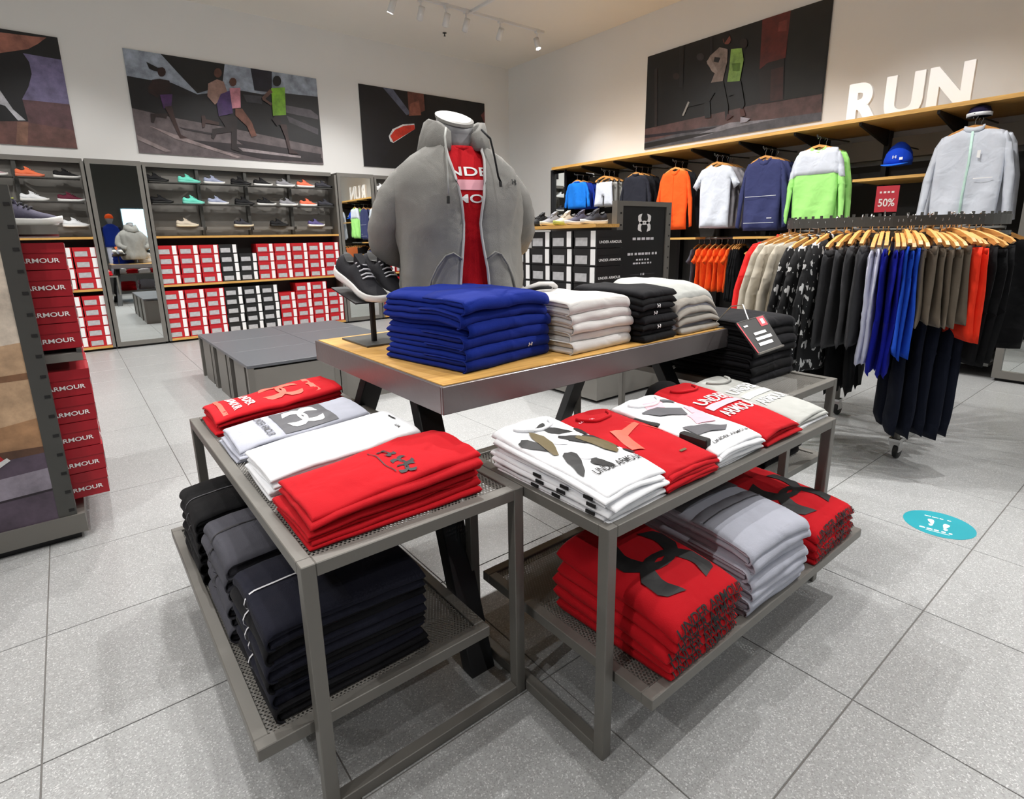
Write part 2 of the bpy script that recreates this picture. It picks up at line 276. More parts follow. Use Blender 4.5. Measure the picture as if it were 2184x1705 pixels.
# ------------------------------------------------------------------ printed pictures: layers of (colour, outline)
POSTERS={
 'run4':((0.6, 0.64, 0.7),[((.4, .36, .37),[(0,.442),(.195,.386),(.51,.329),(1,.222),(1,0),(0,0)]),
((.07, .07, .09),[(0,.741),(.098,.731),(.2,.732),(.32,.648),(.545,.747),(.666,.737),(.802,.783),(1,.795),(1,.205),(.509,.324),(.194,.381),(0,.435)]),
((.05, .05, .06),[(.169,1),(.48,1),(.457,.803),(.372,.701),(.321,.658),(.243,.829)]),
((.1, .1, .16),[(.617,1),(.736,1),(.723,.772),(.625,.768)]),
((.22, .22, .25),[(.558,.709),(.665,.716),(.66,.632),(.575,.632)]),
((.35, .33, .36),[(.695,.661),(.947,.634),(.992,.577),(.99,.532),(.768,.572)]),
((.3, .28, .31),[(.795,.535),(.985,.42),(.981,.351),(.808,.462)]),
((.15, .12, .14),[(.241,.169),(.526,.165),(.993,.079),(.997,.022),(.626,.02),(.417,.086)]),
((.16, .13, .15),[(.207,.291),(.388,.255),(.386,.235),(.233,.267)]),
((.16, .13, .15),[(.497,.213),(.989,.125),(.987,.078),(.526,.165)]),
((.58, .52, .52),[(.066,.278),(.228,.186),(.507,.025),(.486,.011),(.18,.168)]),
((.58, .54, .55),[(.498,.129),(.859,.084),(.858,.061),(.522,.09)]),
((.55, .5, .5),[(.002,.176),(.153,.036),(.124,.023),(.003,.129)]),
((.05, .04, .05),[(.097,.9),(.146,.86),(.169,.87),(.152,.82),(.128,.823),(.106,.839)]),
((.18, .09, .08),[(.181,.829),(.175,.8),(.164,.78),(.152,.776),(.144,.791),(.142,.818),(.148,.847),(.159,.867),(.17,.871),(.179,.856)]),
((.14, .07, .07),[(.111,.735),(.148,.754),(.192,.748),(.194,.635),(.14,.574),(.12,.616),(.091,.636)]),
((.16, .08, .08),[(.088,.654),(.111,.725),(.123,.71),(.105,.64),(.131,.581),(.125,.561),(.085,.607)]),
((.3, .16, .38),[(.137,.597),(.197,.617),(.184,.494),(.145,.462)]),
((.22, .12, .11),[(.151,.482),(.186,.5),(.194,.366),(.211,.214),(.244,.184),(.204,.173),(.178,.334)]),
((.15, .09, .09),[(.166,.438),(.152,.367),(.104,.376),(.09,.311),(.078,.314),(.081,.399),(.151,.415)]),
((.35, .22, .18),[(.459,.902),(.453,.871),(.441,.85),(.428,.846),(.419,.861),(.417,.889),(.423,.92),(.434,.941),(.447,.946),(.457,.93)]),
((.58, .46, .42),[(.381,.772),(.429,.829),(.462,.814),(.476,.708),(.402,.56),(.368,.641)]),
((.28, .18, .4),[(.439,.679),(.493,.733),(.491,.489),(.414,.443),(.412,.573)]),
((.13, .09, .1),[(.414,.443),(.512,.464),(.491,.138),(.508,.078),(.46,.102),(.471,.291),(.393,.256),(.374,.197),(.362,.21),(.373,.303),(.443,.337)]),
((.25, .16, .15),[(.325,.429),(.342,.437),(.347,.398),(.411,.381),(.409,.35),(.342,.357),(.334,.311),(.322,.308)]),
((.34, .2, .15),[(.531,.829),(.525,.8),(.514,.78),(.502,.777),(.494,.791),(.491,.817),(.497,.845),(.508,.865),(.52,.868),(.529,.854)]),
((.78, .52, .58),[(.489,.752),(.547,.772),(.537,.561),(.491,.541)]),
((.45, .29, .24),[(.507,.544),(.544,.553),(.589,.417),(.608,.274),(.579,.253),(.559,.37),(.503,.471)]),
((.05, .04, .05),[(.783,.909),(.777,.872),(.762,.847),(.747,.843),(.735,.861),(.733,.895),(.739,.931),(.753,.956),(.769,.961),(.78,.943)]),
((.5, .72, .16),[(.72,.814),(.8,.845),(.792,.54),(.714,.512)]),
((.4, .28, .24),[(.661,.699),(.714,.807),(.726,.773),(.68,.689),(.716,.644),(.709,.622),(.663,.674)]),
((.09, .08, .1),[(.72,.514),(.792,.54),(.777,.423),(.731,.414)]),
((.22, .14, .14),[(.749,.429),(.789,.431),(.798,.164),(.848,.105),(.789,.102),(.773,.292)]),
((.14, .09, .1),[(.731,.521),(.762,.453),(.731,.403),(.706,.473)]),
]),
 'shoe1':((0.03, 0.03, 0.05),[((.46, .43, .58),[(.857,.817),(1,.806),(1,.402),(.811,.404)]),
((.4, .27, .25),[(.065,.089),(.796,.22),(.827,.219),(1,.226),(1,0),(.044,0)]),
((.36, .24, .26),[(.802,.409),(1,.408),(1,.171),(.817,.21)]),
((.03, .03, .06),[(.118,.613),(.837,.822),(.857,.817),(.874,.747),(.875,.644),(.853,.526),(.821,.414),(.827,.219),(.063,.069)]),
((.62, .4, .34),[(.149,.914),(.906,.976),(.957,.983),(.92,.916),(.88,.859),(.774,.79),(.115,.581)]),
((.72, .72, .75),[(.419,.544),(.746,.468),(.779,.314),(.818,.225),(.789,.219),(.753,.338),(.415,.502)]),
((.5, .36, .3),[(.785,.203),(.827,.211),(.806,.001),(.764,0)]),
]),
 'shoe3':((0.035, 0.035, 0.05),[((.06, .06, .09),[(.002,.99),(.164,.998),(.387,.59),(.224,.304),(.099,.003),(0,0)]),
((.36, .38, .46),[(.17,1),(.243,1),(.373,.725),(.337,.697)]),
((.42, .24, .2),[(.353,1),(.479,1),(.485,.79),(.415,.725),(.356,.74)]),
((.55, .33, .27),[(.371,.851),(.439,.907),(.452,.722),(.354,.691)]),
((.88, .88, .88),[(.193,.406),(.225,.499),(.303,.573),(.394,.601),(.397,.532),(.225,.324),(.202,.34)]),
((.8, .2, .12),[(.204,.408),(.242,.493),(.308,.554),(.393,.586),(.397,.532),(.225,.334)]),
((.16, .1, .1),[(.942,.829),(1,.931),(1,.651)]),
((.05, .04, .05),[(.485,1),(1,1),(1,.649),(.86,.19),(.526,.25)]),
((.45, .22, .22),[(.964,.834),(1,.899),(1,.715)]),
]),
 'run2':((0.045, 0.035, 0.035),[((.33, .24, .24),[(0,.229),(.394,.241),(.693,.252),(.993,.231),(1,0),(0,0)]),
((.3, .3, .33),[(0,.081),(.374,.132),(.7,.095),(1,.071),(1,0),(0,0)]),
((.12, .1, .14),[(0,.162),(.49,.106),(.49,.087),(0,.13)]),
((.5, .5, .54),[(.293,.048),(.544,.127),(.798,.081),(.546,.071),(.378,.034)]),
((.1, .09, .1),[(0,.07),(.292,.079),(.492,.059),(.293,.038),(0,.015)]),
((.07, .07, .06),[(.809,1),(.993,1),(.993,.227),(.818,.236)]),
((.36, .12, .1),[(.679,1),(.814,1),(.809,.606),(.725,.604),(.684,.563)]),
((.45, .2, .18),[(.761,.932),(.802,.934),(.802,.837),(.761,.852)]),
((.1, .06, .06),[(.716,.599),(.804,.608),(.818,.236),(.704,.244),(.681,.53)]),
((.22, .1, .09),[(.743,.537),(.803,.535),(.813,.246),(.752,.252)]),
((.16, .13, .13),[(.053,.844),(.073,.855),(.087,.231),(.07,.225)]),
((.1, .09, .1),[(.212,1),(.243,.996),(.25,.583),(.225,.593)]),
((.12, .11, .13),[(.4,.999),(.416,.999),(.422,.697),(.411,.703)]),
((.2, .18, .2),[(.372,.821),(.369,.801),(.358,.793),(.343,.8),(.331,.819),(.325,.844),(.329,.863),(.341,.871),(.355,.865),(.367,.845)]),
((.18, .12, .12),[(.225,.7),(.221,.681),(.211,.673),(.197,.679),(.185,.697),(.18,.719),(.184,.737),(.195,.745),(.208,.739),(.22,.721)]),
((.45, .25, .22),[(.521,.909),(.517,.884),(.507,.873),(.493,.879),(.48,.903),(.475,.932),(.478,.959),(.489,.969),(.503,.962),(.515,.939)]),
((.06, .04, .04),[(.472,.969),(.509,.972),(.51,.941),(.486,.892)]),
((.55, .5, .49),[(.46,.869),(.507,.828),(.509,.712),(.489,.532),(.422,.551),(.441,.634),(.392,.748),(.407,.814)]),
((.62, .57, .56),[(.389,.768),(.407,.805),(.458,.645),(.453,.62),(.424,.66)]),
((.1, .09, .1),[(.435,.791),(.469,.767),(.46,.726),(.431,.748)]),
((.05, .05, .06),[(.417,.553),(.494,.539),(.532,.287),(.534,.158),(.521,.162),(.508,.332),(.449,.447),(.418,.366),(.288,.364),(.26,.286),(.28,.416),(.393,.422)]),
((.62, .62, .62),[(.289,.423),(.299,.409),(.266,.284),(.254,.288)]),
((.14, .1, .1),[(.613,.828),(.61,.803),(.6,.791),(.588,.798),(.576,.82),(.572,.849),(.574,.873),(.584,.885),(.597,.879),(.608,.857)]),
((.55, .72, .36),[(.526,.819),(.584,.799),(.599,.688),(.586,.5),(.517,.52),(.523,.634)]),
((.36, .52, .16),[(.537,.681),(.584,.668),(.582,.591),(.545,.607)]),
((.06, .06, .08),[(.517,.52),(.592,.498),(.622,.273),(.609,.215),(.59,.284),(.56,.386),(.528,.38)]),
((.07, .08, .09),[(.389,.386),(.424,.364),(.435,.209),(.4,.215)]),
((.3, .16, .14),[(.597,.237),(.618,.229),(.632,.162),(.606,.161)]),
((.62, .62, .68),[(.606,.161),(.659,.126),(.639,.101),(.606,.103)]),
((.25, .1, .1),[(.53,.215),(.563,.185),(.542,.159),(.524,.152)]),
]),
}
# ------------------------------------------------------------------ structure: floor, walls, ceiling
XR, YB, XL, YF = 7.74, 9.6, -5.6, -6.2
fl = struct(MB().box(XL-.2, XR+.2, YF-.2, YB+.2, -.06, -.003).build('floor', M_grout))
TP = .655
def tile_bm():
    a, h = (TP-.004)/2, .0
    return MB().add([(-a,-a,-.02),(a,-a,-.02),(a,a,-.02),(-a,a,-.02),(-a,-a,-.0012),(a,-a,-.0012),(a,a,-.0012),(-a,a,-.0012),
                     (-a+.001,-a+.001,h),(a-.001,-a+.001,h),(a-.001,a-.001,h),(-a+.001,a-.001,h)],
                    [(0,1,5,4),(1,2,6,5),(2,3,7,6),(3,0,4,7),(4,5,9,8),(5,6,10,9),(6,7,11,10),(7,4,8,11),(8,9,10,11)])
tm = tile_bm().mesh('floor_tile', M_tile)
rest = MB()
for i in range(-9, 13):
    for j in range(-11, 15):
        cx, cy = -.265+(i+.5)*TP, .47+(j+.5)*TP
        if -2 <= i <= 11 and -1 <= j <= 13: obj('floor_tile', tm, fl, loc=(cx, cy, 0))
        elif XL < cx < XR and YF < cy < YB:
            b = tile_bm(); rest.add([(x+cx, y+cy, z) for x, y, z in b.v], b.f)
o = rest.build('floor_tile_field', M_tile, fl); o['kind'] = 'stuff'
struct(MB().box(XL-.2, XR+.2, YF-.2, YB+.2, CEIL, CEIL+.1).build('ceiling', M_ceil))
struct(MB().box(XL-.2, XR+.2, YB, YB+.15, -.06, CEIL).build('wall_back', M_wall))
struct(MB().box(XR, XR+.15, YF, YB, -.06, CEIL).build('wall_right', M_wall))
struct(MB().box(XL-.15, XL, YF, YB, -.06, CEIL).build('wall_left', M_wall))
struct(MB().box(XL, XR, YF-.15, YF, -.06, CEIL).build('wall_front', mat('dark_paint', S(.3, .3, .29), .8)))

# ------------------------------------------------------------------ posters
def poster(key, label, origin, ux, w, h, nrm):
    """flat panel on a wall: origin = lower left corner, ux = direction of its width, nrm = out of the wall"""
    bg, polys = POSTERS[key]
    t = thing('wall_poster', label, 'poster', origin)
    ux, nrm, uz = Vector(ux), Vector(nrm), Vector((0, 0, 1)); th = .018
    q = [ux*a*w+uz*b*h for a, b in ((0, 0), (1, 0), (1, 1), (0, 1))]
    bd = MB().hexa(q, [p+nrm*th for p in q]).build('board', mat('poster_edge', S(.75), .6), t)
    vs = []; fs = []; cs = []
    for k, (c, uv) in enumerate([(bg, [(0, 0), (1, 0), (1, 1), (0, 1)])]+polys):
        b = len(vs); e = th+.0006*(k+1)
        vs += [ux*u*w+uz*v*h+nrm*e for u, v in uv]; fs.append(tuple(range(b, len(vs)))); cs += [S(*c)]*len(uv)
    me = bpy.data.meshes.new('printed_photograph'); me.from_pydata(vs, [], fs)
    a = me.color_attributes.new('Col', 'FLOAT_COLOR', 'POINT')
    for i, c in enumerate(cs): a.data[i].color = c
    me.materials.append(M_print)
    bm = bmesh.new(); bm.from_mesh(me); bmesh.ops.triangulate(bm, faces=bm.faces[:]); bm.to_mesh(me); bm.free()
    obj('printed_photograph', me, bd)
poster('shoe1', 'wall poster of a foot in a dark shoe, leftmost on the back wall', (-2.26, YB, 2.66), (1, 0, 0), 2.63, 1.33, (0, -1, 0))
poster('run4', 'wall poster of four runners on a road in daylight', (1.06, YB, 2.66), (1, 0, 0), 2.64, 1.33, (0, -1, 0))
poster('shoe3', 'dark wall poster with an orange shoe sole behind the mannequin', (4.43, YB, 2.68), (1, 0, 0), 2.67, 1.34, (0, -1, 0))
poster('run2', 'wall poster of two runners on a dark street, on the right wall', (XR, 6.08, 2.755), (0, -1, 0), 2.71, 1.375, (-1, 0, 0))

# ------------------------------------------------------------------ sneakers
def lerp(tab, s):
    for (a, x), (b, y) in zip(tab, tab[1:]):
        if s <= b: return x+(y-x)*(s-a)/(b-a)
    return tab[-1][1]
WT = [(0, .022), (.04, .031), (.12, .035), (.3, .034), (.5, .037), (.68, .047), (.84, .045), (.94, .032), (1, .012)]
HT = [(0, .082), (.05, .102), (.12, .096), (.22, .082), (.32, .088), (.38, .108), (.48, .100), (.6, .080), (.75, .061), (.9, .050), (1, .036)]
def zb(s): return .016*max(0, (s-.72)/.28)**2+.006*max(0, (.12-s)/.12)
def zsole(s): return zb(s)+.026+.008*(1-s)
SS = [0, .03, .08, .15, .23, .31, .38, .45, .53, .61, .69, .77, .85, .92, .97, 1]
def sx(s): return -.14+.28*s
def shoe_meshes():
    so = MB(); so.loft([[(sx(s)+(.004 if s == 1 else -.004 if s == 0 else 0), y*lerp(WT, s), z) for y, z in ((-1.0, zb(s)), (-1.14, (zb(s)+zsole(s))*.42), (-1.1, zsole(s)*.75), (-1.12, zsole(s)), (1.12, zsole(s)), (1.1, zsole(s)*.75), (1.14, (zb(s)+zsole(s))*.42), (1.0, zb(s)))] for s in SS])
    upm = MB(); NA = 10
    upm.loft([[(sx(s), lerp(WT, s)*math.cos(PI*k/NA)*(1.04-.12*math.sin(PI*k/NA)), zsole(s)-.004+(lerp(HT, s)-zsole(s))*math.sin(PI*k/NA)**.72) for k in range(NA+1)] for s in SS])
    li = MB(); li.loft([[(sx(s), lerp(WT, s)*.62*c*math.sin(PI*(s-.05)/.34)**.5, lerp(HT, s)+.0015) for c in (-1, -.4, .4, 1)] for s in (.052, .1, .16, .22, .28, .34, .385)], closed=False)
    tg = MB(); tg.hexa([(sx(.36), -.018, .085), (sx(.52), -.016, .085), (sx(.52), .016, .085), (sx(.36), .018, .085)], [(sx(.33), -.019, .128), (sx(.5), -.016, .104), (sx(.5), .016, .104), (sx(.33), .019, .128)])
    la = MB()
    for s in (.43, .49, .55, .61, .66):
        z = lerp(HT, s); w = lerp(WT, s)*.62
        la.tube([(sx(s)-.006, -w, z-.007), (sx(s), -w*.4, z+.004), (sx(s)+.004, w*.4, z+.004), (sx(s)-.004, w, z-.007)], .0032, 5)
    return {'sole': so.mesh('sole', M_rubberW, True), 'upper': upm.mesh('upper', M_rubberW, True), 'lining': li.mesh('lining', M_rubberK), 'tongue': tg.mesh('tongue', M_rubberK), 'laces': la.mesh('laces', M_white, True)}
SHOE = shoe_meshes()
def shoe(label, loc, rz, um, sm, lm=None, tilt=0, sc=1, group=None):
    t = thing('sneaker', label, 'shoe', loc, rz, group); t.rotation_mode = 'XYZ'; t.rotation_euler = (0, tilt, rz); t.scale = (sc, sc, sc)
    setmat(obj('sole', SHOE['sole'], t), sm); u_ = setmat(obj('upper', SHOE['upper'], t), um)
    for k, m in (('lining', M_rubberK), ('tongue', um), ('laces', lm or um)): setmat(obj(k, SHOE[k], u_), m)
    return t
def kn(name, *c): return mat('knit_'+name, S(*c), .75, 0, .2, 300, .08, 30, .3)
K = dict(black=kn('black', .08, .08, .09), char=kn('charcoal', .22, .22, .25), mint=kn('mint', .45, .87, .78), white=kn('white', .90, .91, .92), navyw=kn('navywhite', .62, .65, .75),
         coral=kn('coral', .95, .45, .33), cream=kn('cream', .80, .75, .68), purple=kn('purple', .36, .33, .52), maroon=kn('maroon', .38, .12, .20), lilac=kn('lilac', .72, .62, .64),
         slate=kn('slate', .30, .29, .36), grey=kn('grey', .55, .55, .57), orange=kn('orange', .95, .48, .32))
# ------------------------------------------------------------------ shoe boxes
BW, BH, BD = .258, .136, .32
def box_meshes(w, h, d):
    b = MB().box(-w/2+.003, w/2-.003, .003, d, 0, h*.66).mesh('box_base', M_red)
    l = MB().box(-w/2, w/2, 0, d, h*.62, h-.002).mesh('lid', M_red)
    st = MB().box(w*.24, w*.44, -.0015, .001, h*.08, h*.96).mesh('size_label', M_white)
    pc = MB().box(-w*.42, w*.10, -.001, .001, h*.12, h*.60).mesh('shoe_picture', M_pic)
    return b, l, st, pc
BXM = {}
def shoe_box(label, loc, rz, m, w=BW, h=BH, d=BD, group=None, side=0, pic=True):
    key = (w, h, d)
    if key not in BXM: BXM[key] = box_meshes(w, h, d)
    t = thing('shoe_box', label, 'shoe box', loc, rz, group)
    for n, me in zip(('box_base', 'lid', 'size_label', 'shoe_picture'), BXM[key]):
        if n == 'shoe_picture' and not pic: continue
        o = obj(n, me, base_ if n == 'shoe_picture' else lid_ if n == 'size_label' else t)
        if n == 'box_base': base_ = o
        if n == 'lid': lid_ = o
        if n in ('box_base', 'lid'): setmat(o, m)
    if side:
        sgn = side
        def mp(u, v): return (sgn*(w/2+.001), d/2+sgn*u, v)
        ink('lettering', [place2d(text2d('UNDER ARMOUR'), .0, h*.34, d*.84, .021)], mp, M_inkW, base_, 0)
    return t
def stack_boxes(where, x0, y, z0, cols, group, pitch=.27):
    for c, (colr, n) in enumerate(cols):
        for r in range(n):
            m = M_red if colr == 'r' else M_blk
            nm = 'red' if colr == 'r' else 'black'
            pos = 'lowest' if r == 0 else 'topmost' if r == n-1 else ORD[r]+' up'
            jit = random.uniform(-.004, .004)
            shoe_box('%s shoe box %s, %s column of %s' % (nm, pos, ORD[c], where), (x0+pitch*(c+.5)+jit, y+random.uniform(0, .012), z0+r*(BH+.0015)), random.uniform(-.012, .012), m, group=group)
random.seed(4)
# ------------------------------------------------------------------ shoe wall on the back wall
def shoe_bay(label, x0, x1, ncol):
    t = thing('shoe_wall_unit', label, 'shelving', ((x0+x1)/2, YB, 0)); cx = (x0+x1)/2
    def B(n, a, b, y0, y1, z0, z1, m, bev=0): MB().box(a-cx, b-cx, y0-YB, y1-YB, z0, z1).build(n, m, t, bevel=bev)
    B('back_panel', x0, x1, 9.53, 9.595, 0, 2.5, M_panel)
    B('header', x0, x1, 9.42, 9.53, 2.46, 2.52, M_steel)
    for s in (x0, x1-.035): B('side_panel', s, s+.035, 9.2, 9.53, .03, 2.46, M_steel)
    B('kick_plate', x0+.02, x1-.02, 9.28, 9.53, 0, .03, M_black)
    for z in (.045, .82, 1.50): B('wood_shelf', x0+.036, x1-.036, 9.2, 9.53, z-.014, z+.016, M_wood)
    B('dark_back', x0+.04, x1-.04, 9.515, 9.529, .07, 1.48, M_dark)
    cw = (x1-x0-.07)/ncol
    for k in range(1, ncol): B('upright', x0+.035+cw*k-.022, x0+.035+cw*k+.022, 9.44, 9.53, 1.53, 2.46, M_steelD)
    for k in range(ncol):
        a = x0+.035+cw*k
        for z in (2.255, 1.965): B('metal_shelf', a+.024, a+cw-.024, 9.26, 9.44, z-.012, z, M_steelD)
        B('metal_rail', a+.024, a+cw-.024, 9.36, 9.44, 1.60, 1.645, M_steel)
    return t
shoe_bay('grey shoe wall unit with wooden shelves left of the narrow mirror', -2.34, .385, 4)
shoe_bay('wide grey shoe wall unit between the two wall mirrors', 1.03, 3.745, 4)
shoe_bay('grey shoe wall unit behind the hooded mannequin', 4.425, 7.1, 4)
def mirror(label, x0, x1):
    t = thing('wall_mirror', label, 'mirror', ((x0+x1)/2, YB, 0)); w = (x1-x0)/2; f = .05
    for a, b, z0, z1 in ((-w, -w+f, .03, 2.5), (w-f, w, .03, 2.5)): MB().box(a, b, -.40, -.01, z0, z1).build('frame_post', M_steel, t)
    for z0, z1 in ((.03, .09), (2.44, 2.5)): MB().box(-w+f, w-f, -.40, -.01, z0, z1).build('frame_rail', M_steel, t)
    MB().box(-w+f, w-f, -.385, -.36, .09, 2.44).build('mirror_glass', M_mirror, t)
    MB().box(-w+.03, w-.03, -.36, -.01, 0, .03).build('kick_plate', M_black, t)
mirror('tall narrow mirror in a grey frame between red shoe boxes', .40, 1.015)
mirror('narrow wall mirror showing hanging jackets, beside the mannequin sleeve', 3.76, 4.41)
ga = 'shoe boxes on the shoe wall'
stack_boxes('the upper box shelf between the two mirrors', 1.045, 9.215, .838, [('r', 4), ('r', 4), ('r', 4), ('b', 4), ('b', 3), ('r', 4), ('r', 4), ('r', 4), ('r', 4), ('r', 4)], ga, .266)
stack_boxes('the lower box shelf between the two mirrors', 1.045, 9.215, .063, [('r', 5), ('r', 5), ('r', 5), ('b', 5), ('b', 5), ('b', 5), ('r', 4), ('r', 5), ('r', 5), ('r', 4)], ga, .266)
stack_boxes('the upper box shelf by the narrow mirror', -.70, 9.215, .838, [('r', 4), ('r', 4), ('r', 4), ('r', 4)], ga, .266)
stack_boxes('the lower box shelf by the narrow mirror', -.70, 9.215, .063, [('r', 5), ('r', 5), ('r', 5), ('r', 5)], ga, .266)
stack_boxes('the upper box shelf behind the mannequin', 4.47, 9.215, .838, [('r', 4), ('r', 4), ('r', 4)], ga, .266)
stack_boxes('the lower box shelf behind the mannequin', 4.47, 9.215, .063, [('r', 5), ('r', 5), ('r', 5)], ga, .266)
gs = 'sneakers on the shoe wall'
def srow(row, z, lst):
    for x, col, sm, lab in lst:
        shoe('%s on the %s display row' % (lab, row), (x, 9.35, z), random.uniform(-.12, .12), K[col], sm, group=gs)
RW, RK = M_rubberW, M_rubberK
RM = mat('mint_rubber', S(.5, .85, .78), .5); RC = mat('cream_rubber', S(.86, .82, .72), .5); RO = mat('orange_rubber', S(.9, .5, .38), .5); RY = mat('lime_rubber', S(.75, .78, .4), .5)
a = [(1.20, 'black', RK, 'all-black sneaker next to the mint one'), (1.60, 'mint', RM, 'mint green sneaker'), (1.93, 'navyw', RW, 'white and navy sneaker'), (2.30, 'black', RK, 'all-black sneaker left of the centre'),
     (2.62, 'black', RW, 'black sneaker with a white sole'), (2.96, 'grey', RW, 'grey sneaker with a white sole'), (3.28, 'coral', RW, 'coral sneaker with a white sole'), (3.58, 'char', RK, 'dark sneaker at the right end')]
srow('top', 2.255, a); srow('middle', 1.965, [(x+.02, c, s, l) for x, c, s, l in a])
srow('lower', 1.645, [(1.50, 'cream', RC, 'beige sneaker with a cream sole'), (2.27, 'char', RC, 'charcoal sneaker with a cream sole'), (2.80, 'black', RK, 'all-black sneaker'), (3.40, 'purple', RW, 'purple sneaker with a white sole')])
b = [('lilac', RW, 'pale pink sneaker', 'orange', RO, 'all-orange sneaker', 'black', RW, 'black sneaker with a thick white sole'),
     ('white', RY, 'pale grey sneaker with a lime sole', 'white', RW, 'pale grey sneaker', 'maroon', RW, 'maroon sneaker with a white sole'),
     ('slate', RW, 'slate sneaker', 'orange', RO, 'all-orange sneaker', 'white', RW, 'all-white sneaker')]
for r, z in enumerate((2.255, 1.965, 1.645)):
    for k, x in enumerate((-.52, -.17, .20)):
        c, s_, l = b[r][k*3:k*3+3]
        shoe('%s on the %s row left of the narrow mirror' % (l, ('top', 'middle', 'lower')[r]), (x, 9.35, z), random.uniform(-.1, .1), K[c], s_, group=gs)
for x, z, c in ((4.62, 2.255, 'white'), (4.62, 1.965, 'char'), (4.95, 2.255, 'black')):
    shoe('%s sneaker on the %s row behind the mannequin' % ({'white': 'white', 'char': 'charcoal', 'black': 'black'}[c], 'top' if z > 2 else 'middle'), (x, 9.35, z), 0, K[c], RW, group=gs)

# ------------------------------------------------------------------ garments: inflated outlines
GM = {}
def inflate(key, poly, T=.03, D=.06, step=.035, folds=(.012, 22, 0), flare=0):
    if key in GM: return GM[key]
    bm = bmesh.new(); vs = [bm.verts.new((x, z, 0)) for x, z in poly]; bm.faces.new(vs)
    bmesh.ops.triangulate(bm, faces=bm.faces[:])
    xs = [p[0] for p in poly]; zs = [p[1] for p in poly]
    for ax, lo, hi in ((0, min(xs), max(xs)), (1, min(zs), max(zs))):
        q = math.ceil(lo/step)*step
        while q < hi:
            c_ = Vector((q, 0, 0)) if ax == 0 else Vector((0, q, 0)); n_ = Vector((1, 0, 0)) if ax == 0 else Vector((0, 1, 0))
            bmesh.ops.bisect_plane(bm, geom=bm.verts[:]+bm.edges[:]+bm.faces[:], dist=1e-6, plane_co=c_, plane_no=n_); q += step
    bmesh.ops.remove_doubles(bm, verts=bm.verts[:], dist=1e-5)
    bm.verts.ensure_lookup_table(); n = len(poly)
    V_ = []; fr = []; bk = []
    A, kf, ph = folds; zt = max(zs); zl = zt-min(zs)
    for v in bm.verts:
        x, z = v.co.x, v.co.y; d = 9
        for i in range(n):
            a_, b_ = poly[i], poly[(i+1) % n]; ex, ez = b_[0]-a_[0], b_[1]-a_[1]
            t_ = max(0, min(1, ((x-a_[0])*ex+(z-a_[1])*ez)/(ex*ex+ez*ez+1e-12)))
            d = min(d, math.hypot(x-a_[0]-t_*ex, z-a_[1]-t_*ez))
        q = min(d/D, 1); th = T*math.sqrt(max(0, 1-(1-q)**2)); dn = (zt-z)/zl
        wav = A*(.25+.75*dn)*math.sin(kf*x+ph+2*math.sin(5*z+ph))+A*.7*noise.noise((x*9, z*5, ph))
        if d < 1e-4:
            V_.append((x, wav*.9, z)); fr.append(len(V_)-1); bk.append(len(V_)-1)
        else:
            V_.append((x, -th*(1+flare*dn)+wav, z)); fr.append(len(V_)-1); V_.append((x, th*(1+flare*dn)+wav, z)); bk.append(len(V_)-1)
    fs = []
    for f in bm.faces:
        ix = [v.index for v in f.verts]
        nz = f.normal.z
        fi = [fr[i] for i in ix]; bi = [bk[i] for i in ix][::-1]
        if nz < 0: fi, bi = fi[::-1], bi[::-1]
        fs += [fi, bi]
    bm.free()
    me = bpy.data.meshes.new(key if isinstance(key, str) else key[0]); me.from_pydata(V_, [], fs); me.materials.append(M_white)
    me.polygons.foreach_set('use_smooth', [True]*len(me.polygons)); me.validate(); me.update()
    GM[key] = me; return me
def sym(h): return h+[(-x, z) for x, z in h[::-1] if abs(x) > 1e-9]
def o_tee(w, l): return sym([(.0, -.05*l), (.12*w, -.03*l), (.17*w, 0), (.5*w, -.07*l), (.80*w, -.33*l), (.62*w, -.40*l), (.5*w, -.25*l), (.51*w, -.6*l), (.5*w, -l)])
def o_body(w, l): return sym([(.0, -.04*l), (.12*w, -.02*l), (.17*w, 0), (.46*w, -.06*l), (.51*w, -.16*l), (.52*w, -.55*l), (.5*w, -l)])
def o_sleeve(w, l): return [(.36*w, -.035*l), (.47*w, -.06*l), (.56*w, -.16*l), (.68*w, -.5*l), (.72*w, -.95*l), (.60*w, -.97*l), (.53*w, -.52*l), (.46*w, -.25*l)]
def o_pants(w, l): return sym([(.5*w, 0), (.54*w, -.16*l), (.52*w, -.55*l), (.47*w, -l), (.07*w, -l), (.03*w, -.3*l)])
def o_shorts(w, l): return sym([(.5*w, 0), (.55*w, -.45*l), (.6*w, -l), (.05*w, -l*.98), (.02*w, -.58*l)])
def hanger_meshes():
    pts = [(-.205, -.055), (-.19, -.068), (-.1, -.028), (0, -.004), (.1, -.028), (.19, -.068), (.205, -.055), (.18, -.035), (.08, .004), (0, .02), (-.08, .004), (-.18, -.035)]
    m = MB(); n = len(pts)
    m.add([(x, -.009, z) for x, z in pts]+[(x, .009, z) for x, z in pts], [tuple(range(n)), tuple(range(2*n-1, n-1, -1))]+[((i+1) % n, i, n+i, n+(i+1) % n) for i in range(n)])
    hk = MB().tube([(0, 0, .015), (0, 0, .06), (.014, 0, .085), (.002, 0, .104), (-.018, 0, .094), (-.022, 0, .078)], .0035, 6)
    cl = MB().box(-.014, .014, -.012, .012, -.085, -.03)
    return m.mesh('wooden_bar', M_hang), hk.mesh('hook', M_chrome, True), cl.mesh('clip', M_chrome)
HM = hanger_meshes()
